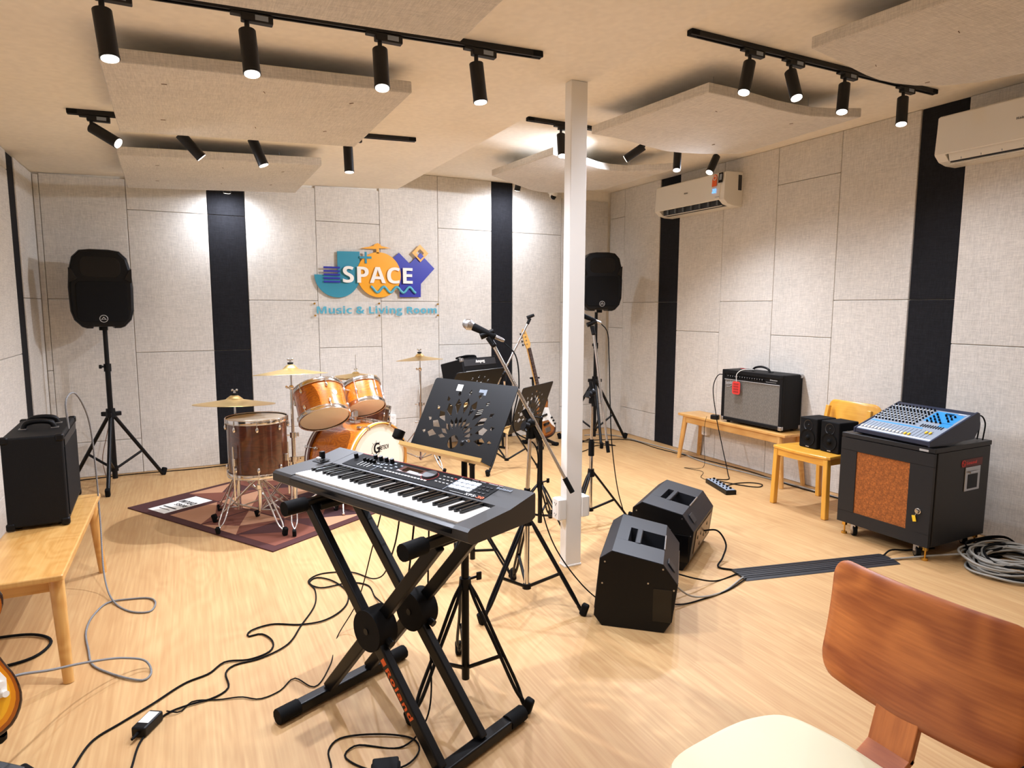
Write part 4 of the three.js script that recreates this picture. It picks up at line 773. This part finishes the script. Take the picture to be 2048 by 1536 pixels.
// ---------- equipment on the right ----------
for (const [z, l] of [[-3.108, 'black desktop speaker next to the bench on the yellow chair'], [-2.935, 'black desktop speaker next to the rack cabinet on the yellow chair']]) {
  const t = thing('desktop_speaker', l, 'speaker', [3.97, .433, z], -Math.PI / 2 - .05);
  obj('cabinet', bx(.15, .215, .185, 0, .1075, -.02, .008), M.blackMatte, t);
  obj('woofer', [lathe([[.02, .076], [.045, .07], [.056, .078], [.06, .078]], 32).rotateX(Math.PI / 2).translate(0, .075, 0), ball(.02, 0, .075, .068, 14)], M.rubber, t);
  obj('waveguide', [lathe([[.01, .066], [.03, .07], [.038, .0755]], 28).rotateX(Math.PI / 2).translate(0, .163, 0)], M.charcoal, t); obj('tweeter', ball(.011, 0, .163, .066, 12), M.black, t);
  obj('name_plate', bx(.028, .006, .002, 0, .012, .0735), M.silverP, t);
  if (z > -3) obj('volume_dial', new THREE.CylinderGeometry(.011, .012, .012, 16).rotateZ(Math.PI / 2).translate(.08, .15, .0), M.black, t);
}
{
  const w = .562, d = .55, h = .568, y0 = .082;
  const t = thing('rack_cabinet', 'black wheeled equipment rack with brown foam door panel', 'cabinet', [3.916, 0, -2.373], -89.4 * D2R);
  mat('rackPaint', 0x242323, .45, 0, { specularIntensity: .6 }); mat('rackPrint', 0x5e2a28, .6);
  obj('carcass', [bx(w, h - .03, d - .03, 0, y0 + (h - .03) / 2, -.015, .004)], M.rackPaint, t);
  obj('top_board', bx(w + .006, .028, d + .006, 0, y0 + h - .014, 0, .004), M.rackPaint, t);
  const dz = d / 2 - .004, dr = obj('door', [bx(w, .075, .022, 0, y0 + h - .068, dz), bx(w, .075, .022, 0, y0 + .04, dz), bx(.105, h - .176, .022, -w / 2 + .0525, y0 + .04 + .0375 + (h - .183) / 2, dz), bx(.13, h - .176, .022, w / 2 - .065, y0 + .04 + .0375 + (h - .183) / 2, dz)], M.rackPaint, t);
  obj('foam_panel', bx(w - .23, h - .17, .008, -.012, y0 + .265, dz + .001, .002), M.foam, dr, 'y');
  obj('lock', [ring(.014, .004, 20, 8).translate(w / 2 - .065, y0 + .2, dz + .014), new THREE.CylinderGeometry(.009, .009, .03, 14).rotateX(Math.PI / 2).translate(w / 2 - .065, y0 + .2, dz + .014)], M.chrome, dr);
  obj('key_tag', [bx(.02, .036, .002, 0, 0, 0, .001).rotateZ(.25).translate(w / 2 - .08, y0 + .155, dz + .02)], M.yellow, dr);
  obj('key_chain', rod([w / 2 - .068, y0 + .19, dz + .022], [w / 2 - .076, y0 + .172, dz + .02], .0015), M.steel, dr);
  const hs = obj('side_handle', [bx(.004, .14, .15, w / 2 + .003, y0 + .36, -.1, .003)], M.steel, t);
  obj('handle_cup', [bx(.006, .085, .1, w / 2 + .0035, y0 + .345, -.1, .002)], M.black, hs); obj('handle_grip', rod([w / 2 + .012, y0 + .4, -.145], [w / 2 + .012, y0 + .4, -.055], .006), M.steel, hs);
  obj('sticker', [bx(.0012, .045, .21, w / 2 + .001, y0 + .455, -.09)], M.rackPrint, t);
  obj('sticker_mark', [ring(.018, .002, 20, 5).rotateY(Math.PI / 2).translate(w / 2 + .0022, y0 + .455, -.005), tube([[w / 2 + .0022, y0 + .455, .012], [w / 2 + .0022, y0 + .462, 0], [w / 2 + .0022, y0 + .446, -.008], [w / 2 + .0022, y0 + .455, -.02]], .0016), fitText('Sound', .1, .018, .001).rotateY(Math.PI / 2).translate(w / 2 + .0016, y0 + .446, -.035)], M.red, t);
  obj('name_strip', bx(.05, .012, .002, w / 2 - .06, y0 + h - .018, d / 2 + .004), M.silverP, t);
  obj('paper_sheet', bx(.18, .0008, .13, .12, y0 + h + .0006, -.09).rotateY(.0), M.white, t);
  for (const sx of [-1, 1]) for (const sz of [-1, 1]) {
    const x = sx * (w / 2 - .085), z = sz * (d / 2 - .045);
    const c = obj('caster', [new THREE.CylinderGeometry(.033, .033, .022, 22).rotateZ(Math.PI / 2).rotateY(.9).translate(x, .034, z)], M.rubber, t);
    obj('caster_fork', [bx(.034, .05, .03, x, .058, z, .005), new THREE.CylinderGeometry(.024, .024, .026, 18).rotateZ(Math.PI / 2).rotateY(.9).translate(x, .034, z)], M.steel, c);
    obj('levelling_foot', [rod([sx * (w / 2 - .03), .012, sz * (d / 2 - .03)], [sx * (w / 2 - .03), .08, sz * (d / 2 - .03)], .005), new THREE.CylinderGeometry(.016, .018, .014, 16).translate(sx * (w / 2 - .03), .0075, sz * (d / 2 - .03)), bx(.022, .03, .022, sx * (w / 2 - .03), .07, sz * (d / 2 - .03), .002)], M.brass, t);
  }
}
{
  const hw = .245, t = thing('mixing_console', 'blue audio mixing console with white and yellow faders on the rack', 'mixer', [3.83, .654, -2.335], -94.6 * D2R);
  const prof = [[.19, .01], [.19, .03], [-.185, .172], [-.2, .165], [-.21, .09], [-.17, .03], [.0, .0], [.17, 0]];
  obj('chassis', ext(poly(prof.map(([z, y]) => [-z, y])), hw * 2 - .02).rotateY(Math.PI / 2).translate(-hw + .01, 0, 0), M.navy, t);
  for (const s of [-1, 1]) obj('side_cheek', ext(poly([[.194, .004], [.194, .034], [-.188, .177], [-.205, .17], [-.215, .09], [-.17, .024]].map(([z, y]) => [-z, y])), .012, .002).rotateY(Math.PI / 2).translate(s * (hw - .006) - .006, 0, 0), M.navy, t);
  const a = Math.atan2(.142, .375), P = (g, x, v, y = 0) => g.translate(0, y, 0).rotateX(a).translate(x, .031 + v * Math.sin(a), .189 - v * Math.cos(a));
  const plate = (x, v, w, d, m, n = 'panel_field', y = .0008) => obj(n, P(bx(w, .0012, d), x, v, y), m, t);
  plate(0, .19, .46, .37, M.grayP, 'face_plate', .0004);
  plate(-.06, .13, .33, .012, M.blueP); plate(.13, .285, .17, .13, M.blueP); plate(.19, .2, .06, .05, M.blueP); plate(0, .375, .46, .028, M.navy);
  mat('ledScreen', 0x0a0d14, .2); plate(.13, .33, .05, .022, M.ledScreen, 'display'); plate(.19, .345, .045, .02, M.white);
  const kg = knobG(.0062, .013), cap = knobG(.0052, .004);
  const kms = [M.white, M.black, M.black, M.greenK, M.greenK, M.black, M.white, M.black];
  for (let c = 0; c < 12; c++) for (let r = 0; r < 8; r++) { const k = obj('knob', P(kg.clone(), -.215 + c * .0225, .16 + r * .0265, .007), M.black, t); obj('knob_cap', P(cap.clone(), -.215 + c * .0225, .16 + r * .0265, .015), r === 0 || r === 2 ? M.white : r < 5 ? M.silverP : kms[r], k); }
  for (let c = 0; c < 5; c++) for (let r = 0; r < 4; r++) if ((c + r) % 5 !== 4) obj('knob', P(kg.clone(), .075 + c * .026, .215 + r * .03, .007), M.black, t);
  const fg = bx(.011, .008, .02, 0, 0, 0, .002), slot = bx(.0022, .0012, .085);
  for (let c = 0; c < 18; c++) { const x = -.215 + c * .0235; obj('fader_slot', P(slot.clone(), x, .07, .001), M.black, t); if (c < 14) { const w = c > 12; obj('fader_cap', P(fg.clone(), x, .037, .006), w || c === 12 ? M.yellow : M.white, t); } else if (c > 15) obj('fader_cap', P(fg.clone(), x, .085, .006), M.yellow, t); }
  for (let c = 0; c < 9; c++) obj('eq_slider', P(bx(.004, .006, .03, 0, 0, 0, .001), .08 + c * .015, .16, .003), M.charcoal, t);
  obj('white_edge', P(bx(.46, .001, .01), 0, .018, .001), M.white, t);
  const f = (x, y, z) => obj('foot', new THREE.CylinderGeometry(.012, .012, .008, 12).translate(x, y, z), M.rubber, t); f(-.2, -.001, .15); f(.2, -.001, .15); f(-.2, -.001, .02); f(.2, -.001, .02);
  for (const [x, s] of [[.2, 0], [.23, .03]]) tag(obj('mixer_cable', tube([[4.035, .77, -2.16 + s], [4.09, .8, -2.14 + s], [4.12, .76, -2.13 + s], [4.115, .68, -2.13 + s], [4.11, .656, -2.13 + s]], .004), M.rubber), 'black cable looping from the back of mixer to the rack top', 'cable', 'mixer cables');
}
{
  const t = thing('pedal_board', 'long narrow grey footswitch unit on floor in front of the right bench', 'pedal', [3.708, 0, -3.735], Math.atan2(.094, .0) - .32);
  obj('housing', bx(.36, .035, .085, 0, .0175, 0, .004), M.blackMetal, t);
  obj('top_plate', bx(.345, .003, .07, 0, .036, 0, .001), M.grayP, t);
  for (let i = 0; i < 6; i++) obj('switch', [new THREE.CylinderGeometry(.009, .01, .014, 12).translate(-.14 + i * .056, .043, .012)], M.blackMetal, t);
  for (let i = 0; i < 6; i++) obj('control_knob', knobG(.006, .01).translate(-.14 + i * .056, .042, -.02), M.black, t);
}
{
  const c = [[2.584, -2.508], [2.55, -2.351], [3.499, -2.152], [3.52, -2.281]];
  const t = thing('cable_ramp', 'flat black rubber cable cover running across the floor to the rack', 'cable cover', [3.035, 0, -2.325], Math.atan2(-.213, .945) * -1 * -1 + .43 - .0);
  t.rotation.y = Math.atan2(-(-2.215 + 2.43), 3.51 - 2.567);
  t.rotation.y = -Math.atan2(-2.2165 + 2.4295, 3.5095 - 2.567);
  obj('mat', ext(poly([[-.08, .001], [-.075, .004], [-.03, .012], [.03, .012], [.075, .004], [.08, .001]]), .97).rotateY(Math.PI / 2).translate(-.485, 0, 0), M.charcoal, t);
  for (const z of [-.055, -.04, -.02, 0, .02, .04, .055]) obj('ridge', bx(.965, .0025, .004, 0, Math.abs(z) < .03 ? .0128 : .0128 - (Math.abs(z) - .03) * .178, z, .001), z === -.02 ? M.black : M.wedge, t);
}

// ---------- air conditioners, camera, sign ----------
function airCon(label, z0, z1, o) {
  const L = z1 - z0, t = thing('air_conditioner', label, 'air conditioner', [XR, 2.3, (z0 + z1) / 2], -Math.PI / 2);
  // local x runs towards the viewer (world +z), local z out from the wall
  const sl = (p, x0, x1) => ext(poly(p.map(([z, y]) => [-z, y])), x1 - x0, .003).rotateY(Math.PI / 2).translate(x0, 0, 0);
  const shell = [[0, .29], [.19, .285], [.205, .275], [.215, .05], [.17, .015], [.1, 0], [0, 0]];
  const body = [[0, .29], [.19, .285], [.2, .275], [.2, .07], [.12, .055], [.1, .003], [0, 0]];
  obj('housing', [sl(body, -L / 2 + .06, L / 2 - .06), sl(shell, -L / 2, -L / 2 + .062), sl(shell, L / 2 - .062, L / 2)], M.ac, t);
  obj('front_panel', sl([[.19, .286], [.206, .276], [.222, .055], [.213, .05], [.195, .27]], -L / 2 + .002, L / 2 - .05), M.ac, t);
  obj('outlet_liner', bx(L - .13, .06, .06, 0, .035, .135, .006), M.charcoal, t);
  for (let i = 0; i < 7; i++) obj('outlet_vane', bx(.003, .04, .05, -L / 2 + .14 + i * (L - .26) / 6, .035, .16), M.grayP, t);
  obj('louver', [bx(L - .14, .006, .075, 0, 0, 0, .002).rotateX(o.flap).translate(0, .012, .145)], M.ac, t);
  if (o.louver2) obj('louver', bx(L - .14, .05, .006, 0, 0, 0, .002).rotateX(.35).translate(0, .035, .185), M.ac, t);
  const F = (g, x, y) => g.rotateX(-.07).translate(x, y, .2135 + (.276 - y) * .07);
  obj('brand_print', F(fitText('Haier', .05, .014, .001), o.brandX, .16), M.charcoal, t);
  if (o.stickers) {
    obj('energy_label', [F(ext(poly([[-.028, -.055], [.028, -.055], [.028, .02], [.02, .042], [0, .05], [-.02, .042], [-.028, .02]]), .0015), .345, .225)], M.orange, t);
    obj('energy_label_arc', [F(ring(.018, .004, 20, 5).translate(0, .018, .002), .345, .225)], M.white, t);
    obj('info_label', F(bx(.05, .085, .0015), .415, .235), M.black, t); obj('info_print', F(bx(.03, .05, .002), .415, .24), M.grayP, t);
    mat('led', 0x9cc8ff, .4, 0, { emissive: 0x4aa0ff, emissiveIntensity: 1.6 }); obj('temperature_display', F(fitText('22', .045, .035, .0015), .325, .115), M.led, t);
    obj('model_print', F(bx(.05, .004, .0012), .39, .075), M.grayP, t); obj('side_grille', bx(.004, .13, .04, L / 2 + .001, .2, .035, .002), M.charcoal, t);
  }
}
airCon('white wall air conditioner with orange energy label above the dark wall stripe', -5.24, -4.32, { flap: .25, brandX: -.04, stickers: 1 });
airCon('white wall air conditioner with open louver beside the wavy ceiling panel', -2.55, -1.63, { flap: .5, brandX: -.02, louver2: 1 });
{
  const t = thing('security_camera', 'white dome security camera hanging below the wavy panel at back wall', 'camera', [3.58, 2.66, -6.2]);
  obj('base', new THREE.CylinderGeometry(.05, .055, .06, 28), M.whiteGloss, t); obj('stalk', rod([0, .02, 0], [0, .06, 0], .03), M.whiteGloss, t);
  obj('ball', ball(.045, 0, -.04, .01, 22), M.whiteGloss, t);
  const e = obj('lens_ring', new THREE.CylinderGeometry(.028, .03, .02, 24).rotateX(1.1).translate(-.012, -.07, .035), M.black, t); obj('lens', new THREE.CylinderGeometry(.012, .012, .024, 18).rotateX(1.1).translate(-.012, -.071, .036), M.blackGloss, e);
}
{
  const t = thing('logo_sign', 'colourful raised JOY SPACE logo sign on the back wall', 'sign', [0, 0, ZB]);
  const S = (pts, z, d, m, n) => obj(n, ext(pts instanceof THREE.Shape ? pts : poly(pts), d, .001, 48).translate(0, 0, z), m, t);
  const half = []; for (let i = 0; i <= 40; i++) { const a = Math.PI + Math.PI * i / 40; half.push([1.297 + .212 * Math.cos(a), 1.718 + .212 * Math.sin(a)]); }
  S([[1.299, 1.938], [1.299, 1.718], ...half, [1.511, 1.942]], .02, .008, M.teal, 'letter_j');
  const O = new THREE.Shape(); O.absarc(1.695, 1.727, .216, 0, Math.PI * 2); S(O, .026, .008, M.signOrange, 'letter_o');
  S([[1.672, 1.93], [1.672, 1.972], [1.515, 1.973], [1.645, 2.002], [1.66, 2.02], [1.686, 2.03], [1.71, 2.02], [1.72, 2.004], [1.818, 1.985], [1.698, 1.98], [1.698, 1.93]], .026, .008, M.signOrange, 'cymbal_emblem');
  S([[1.835, 1.892], [1.898, 1.947], [2.004, 1.845], [2.113, 1.95], [2.263, 1.802], [2.118, 1.649], [2.115, 1.517], [1.899, 1.514], [1.896, 1.645], [1.9, 1.74]], .02, .008, M.signBlue, 'letter_y');
  const dm = poly([[2.109, 2.034], [2.195, 1.95], [2.113, 1.862], [2.026, 1.95]]), hh = new THREE.Path([[2.109, 1.992], [2.152, 1.95], [2.112, 1.906], [2.068, 1.95]].map(([x, y]) => new THREE.Vector2(x, y))); dm.holes.push(hh);
  S(dm, .036, .006, M.signGold, 'diamond_outline'); S([[2.112, 1.952], [2.146, 1.92], [2.113, 1.889], [2.08, 1.92]], .042, .004, M.signBlue, 'small_diamond');
  S([[1.556, 1.941], [1.576, 1.941], [1.576, 1.899], [1.622, 1.899], [1.622, 1.878], [1.576, 1.878], [1.576, 1.833], [1.556, 1.833], [1.556, 1.878], [1.505, 1.878], [1.505, 1.899], [1.556, 1.899]], .036, .005, M.teal, 'plus_emblem');
  for (const y of [1.777, 1.744, 1.711, 1.678, 1.645]) obj('stripe', bx(.152, .0165, .006, 1.243, y + .008, .039), M.signBlue, t);
  const SP = fitText('SPACE', .684, .156, .008).translate(1.342, 1.646, .042); obj('space_lettering', SP, M.whiteGloss, t);
  obj('wave_emblem', tube([...Array(57)].map((_, i) => [1.607 + i / 56 * .453, 1.586 + .027 * Math.cos(i / 8 * Math.PI), .04]), .0125, 110, 8), M.tealLight, t);
  obj('mounting_stud', [[1.4, 1.75], [1.6, 1.75], [1.75, 1.6], [2.0, 1.75], [2.05, 1.6], [1.25, 1.6], [2.11, 1.88], [1.69, 1.96], [1.2, 1.72]].map(([x, y]) => rod([x, y, -.002], [x, y, .021], .006)), M.steel, t);
  const p = thing('caption_plate', 'clear acrylic plate reading Music and Living Room under the logo', 'sign', [0, 0, ZB]);
  obj('acrylic_sheet', bx(1.248, .148, .003, 1.684, 1.391, .021), M.acrylic, p);
  obj('lettering', fitText('Music & Living Room', 1.186, .093, .004).translate(1.097, 1.333, .0236), M.tealLight, p);
  for (const [x, y] of [[1.079, 1.449], [1.082, 1.337], [1.691, 1.452], [1.692, 1.335], [2.297, 1.448], [2.297, 1.336]]) obj('standoff', [rod([x, y, -.002], [x, y, .026], .007), new THREE.CylinderGeometry(.009, .009, .004, 14).rotateX(Math.PI / 2).translate(x, y, .0265)], M.brass, p);
}

// ---------- cables and small things on the floor ----------
const lay = (pts, r) => pts.map((p, i) => (p.length === 3 ? V(...p) : V(p[0], r + .0012 + (i % 3 === 1 ? .0015 : 0), p[1])));
function cable(label, pts, r, m, o = {}) { const c = obj(o.name ?? 'cable', tube(lay(pts, r), r, pts.length * 8, 7), m); return tag(c, label, 'cable', o.group); }
{
  const P = [[-.52, .44 + .405, -3.62], [-.52, .98, -3.6], [-.5, 1.0, -3.72], [-.47, .86, -3.86], [-.462, .6, -3.93], [-.455, .3, -3.9], [-.43, .06, -3.7], [-.37, -3.49], [-.28, -3.35], [-.22, -3.33], [-.2, -3.42], [-.23, -3.49], [-.31, -3.52], [-.4, -3.52], [-.45, -3.4], [-.46, -3.24], [-.43, -3.05], [-.4, -2.91], [-.34, -2.82], [-.26, -2.73], [-.21, -2.7], [-.19, -2.75], [-.21, .03, -2.8], [-.28, .07, -2.78], [-.38, .14, -2.66], [-.455, .24, -2.45], [-.5, .312, -2.31], [-.525, .322, -2.285]];
  const g = tube(lay(P, .004), .0042, 260, 8), uv = g.attributes.uv; for (let i = 0; i < uv.count; i++) uv.setXY(i, uv.getX(i) * 5.5, uv.getY(i) * .02);
  const c = obj('braided_cable', g, M.braid); tag(c, 'braided grey instrument cable from the left amplifier looping to the guitar', 'cable');
}
const CG = 'black cables on the floor around the keyboard';
cable('black cable snaking in loops over the floor left of the keyboard stand', [[-.42, -2.05], [-.38, -2.25], [-.34, -2.38], [-.27, -2.44], [-.18, -2.51], [-.07, -2.61], [.01, -2.64], [.07, -2.7], [.16, -2.68], [.24, -2.71], [.26, -2.78], [.22, -2.88], [.17, -2.88], [.18, -2.92], [.27, -2.95], [.39, -2.89], [.49, -2.88], [.6, -2.97], [.65, -3.13], [.6, -3.32], [.54, -3.38], [.5, -3.33], [.54, -3.24], [.69, -3.24], [.76, -3.17], [.76, -3.01], [.74, .2, -2.5], [.72, .76, -2.2]], .0038, M.rubber);
cable('black cable leaving the power adapter toward the keyboard', [[-.24, -2.0], [-.22, -2.17], [-.2, -2.31], [-.13, -2.43], [-.06, -2.45], [.02, -2.46], [.07, -2.5], [.07, -2.62], [.1, -2.66], [.2, -2.67], [.31, -2.73], [.39, -2.88], [.48, -3.06], [.51, -3.23], [.5, -3.36], [.57, -3.42], [.72, -3.37], [.8, .02, -3.2], [.74, .4, -2.6], [.7, .77, -2.3]], .0035, M.rubber);
cable('thin black adapter lead zigzagging over the floor', [[-.13, .015, -2.43], [-.09, -2.42], [-.05, -2.47], [.04, -2.44], [.11, -2.42], [.17, -2.38], [.24, -2.4], [.3, -2.46], [.36, -2.37], [.44, -2.49], [.52, -2.72], [.6, .1, -2.75], [.6, .5, -2.4], [.62, .765, -2.25]], .0025, M.rubber);
cable('black pedal cable looping under the keyboard stand', [[.29, -1.8], [.33, -1.9], [.34, -1.99], [.38, -2.03], [.51, -1.99], [.6, -1.92], [.6, -1.86], [.54, -1.81], [.45, -1.83], [.38, -1.94], [.42, -1.97], [.56, -1.9], [.66, .05, -1.95], [.7, .4, -2.05], [.7, .77, -2.02]], .003, M.rubber);
{
  const t = thing('power_adapter', 'small black power adapter brick with white label on the floor', 'adapter', [-.185, 0, -2.375], -.55);
  obj('brick', bx(.05, .036, .1, 0, .018, 0, .007), M.black, t); obj('rating_label', bx(.036, .0008, .06, 0, .0365, -.008), M.white, t); obj('strain_relief', rod([0, .018, .05], [0, .016, .08], .006, .004), M.rubber, t);
  const b = thing('pedal_box', 'small black foot pedal on floor under the keyboard stand', 'pedal', [.47, 0, -1.79], -.3);
  obj('base', bx(.09, .02, .1, 0, .01, 0, .006), M.rubber, b); obj('treadle', bx(.08, .015, .09, 0, .03, 0, .006).rotateX(.08), M.blackMatte, b);
}
cable('black microphone cable hanging from the front boom stand down to the floor monitor', [[1.31, 1.252, -2.7], [1.345, 1.2, -2.66], [1.36, 1.06, -2.65], [1.34, .85, -2.66], [1.42, .78, -2.6], [1.44, .55, -2.6], [1.5, .3, -2.55], [1.62, .1, -2.45], [1.72, .02, -2.42], [1.8, -2.5]], .0032, M.rubber);
cable('black microphone cable hanging from the stand behind the post', [[2.395, 1.32, -3.525], [2.44, 1.27, -3.51], [2.455, 1.1, -3.5], [2.45, .8, -3.47], [2.46, .5, -3.45], [2.5, .15, -3.4], [2.55, -3.35], [2.7, -3.2], [2.85, -3.1]], .0035, M.rubber);
cable('grey cable from the near monitor to the cable ramp', [[1.98, .14, -2.4], [2.03, .1, -2.34], [2.12, .03, -2.3], [2.3, -2.3], [2.56, -2.39]], .0045, M.grayCable);
cable('brown shaded cable from the near monitor base to the cable ramp', [[1.95, .02, -2.33], [2.05, -2.29], [2.19, -2.29], [2.37, -2.31], [2.56, -2.37]], .0035, M.rubber);
cable('black cable from the near monitor to the middle of the ramp', [[1.99, .15, -2.42], [2.12, .1, -2.42], [2.25, .05, -2.41], [2.4, -2.42], [2.575, -2.44]], .004, M.rubber);
cable('black cable with grey plug from the rear monitor to the ramp', [[2.6, .14, -2.75], [2.67, .145, -2.7], [2.69, .08, -2.65], [2.62, .03, -2.6], [2.54, -2.55], [2.585, -2.485]], .005, M.rubber);
cable('grey cable from the ramp to the coil beside the rack', [[3.49, .008, -2.2], [3.6, -2.17], [3.75, .03, -2.08], [3.85, .05, -1.98], [3.95, -1.9]], .006, M.grayCable);
cable('black cable from the ramp running under the rack', [[3.5, .008, -2.25], [3.6, .02, -2.27], [3.72, -2.25], [3.9, -2.2]], .005, M.rubber);
cable('grey mains cable running along the foot of right wall', [[3.9, -6.0], [4.1, -5.95], [4.21, -5.8], [4.25, -5.4], [4.27, -4.9], [4.2, -4.45], [4.26, -3.92], [4.3, -3.4], [4.3, -2.9], [4.33, -2.2]], .006, M.grayCable);
cable('black cable lying beside the grey one along right wall', [[3.5, -5.8], [3.9, -5.72], [4.19, -5.6], [4.2, -5.1], [4.26, -4.6], [4.32, -4.0], [4.27, -3.5], [4.32, -2.9]], .004, M.rubber);
cable('black guitar cable hanging from the silver amplifier to the floor pedal', [[4.17, .84, -4.21], [4.14, .84, -4.24], [4.09, .75, -4.25], [4.1, .5, -4.22], [4.1, .2, -4.12], [4.05, .02, -4.0], [3.95, -3.9], [3.85, -3.95], [3.9, -3.75], [4.0, -3.62], [4.08, -3.66], [4.05, -3.74], [3.92, -3.78], [3.8, -3.76]], .004, M.rubber);
cable('thin black adapter wire from the right bench down to the floor', [[4.1, .46, -4.33], [4.09, .38, -4.34], [4.1, .2, -4.35], [4.08, .01, -4.32], [3.98, -4.3], [3.9, -4.38], [3.95, -4.2], [3.8, -4.05], [3.78, -3.95]], .002, M.rubber);
{
  const t = thing('plug_adapter', 'black plug adapter on the left end of the right bench', 'adapter', [4.17, .433, -4.3], .4);
  obj('brick', bx(.05, .04, .07, 0, .02, 0, .008), M.black, t); obj('prongs', [rod([0, .03, -.035], [0, .03, -.05], .002), rod([.01, .03, -.035], [.01, .03, -.05], .002)], M.steel, t);
}
cable('black cable lying along the foot of the logo wall', [[-.9, -6.2], [-.5, -6.24], [0, -6.22], [.5, -6.25], [.9, -6.23]], .004, M.rubber);
cable('black cable under the left bench', [[-.9, -3.2], [-.75, -3.05], [-.62, -3.08], [-.58, -3.2], [-.66, -3.3], [-.9, -3.35]], .006, M.rubber);
cable('thin brown cable hanging behind the left speaker stand', [[-.66, .02, -6.2], [-.68, .15, -6.24], [-.64, .35, -6.25], [-.6, .5, -6.2]], .003, M.brownCable);
cable('black cable tangle on the floor behind the white post', [[3.2, -5.2], [3.5, -5.35], [3.75, -5.5], [3.9, -5.4], [3.7, -5.7], [3.5, -5.6], [3.9, -5.85]], .004, M.rubber);
{
  const t = thing('cable_coil', 'big coil of grey cable on floor beside the rack', 'cable coil', [4.0, 0, -1.85]);
  for (let i = 0; i < 26; i++) {
    const R = .16 + rnd() * .08, ox = (rnd() - .5) * .1, oz = (rnd() - .5) * .08, y = .007 + (i / 26) * .07, pts = [], ph = rnd() * 6;
    for (let k = 0; k < 12; k++) { const a = k / 12 * Math.PI * 2 + ph; pts.push([ox + Math.cos(a) * R * 1.1 * (1 + .06 * Math.sin(3 * a + i)), y + .008 * Math.sin(2 * a + i), oz + Math.sin(a) * R * .78]); }
    obj('loop', tube(pts, .0065, 48, 6, true), i % 7 === 3 ? M.rubber : M.grayCable, t);
  }
  const b = thing('cable_coil', 'pile of black cables on floor behind the grey coil', 'cable coil', [4.12, 0, -2.02]);
  for (let i = 0; i < 10; i++) { const pts = [], R = .1 + rnd() * .06, ph = rnd() * 6; for (let k = 0; k < 10; k++) { const a = k / 10 * Math.PI * 2 + ph; pts.push([Math.cos(a) * R * 1.3, .006 + i * .006 + .004 * Math.sin(3 * a + i), Math.sin(a) * R * .55]); } obj('loop', tube(pts, .0055, 40, 6, true), M.rubber, b); }
}
renderer.render(scene, camera);
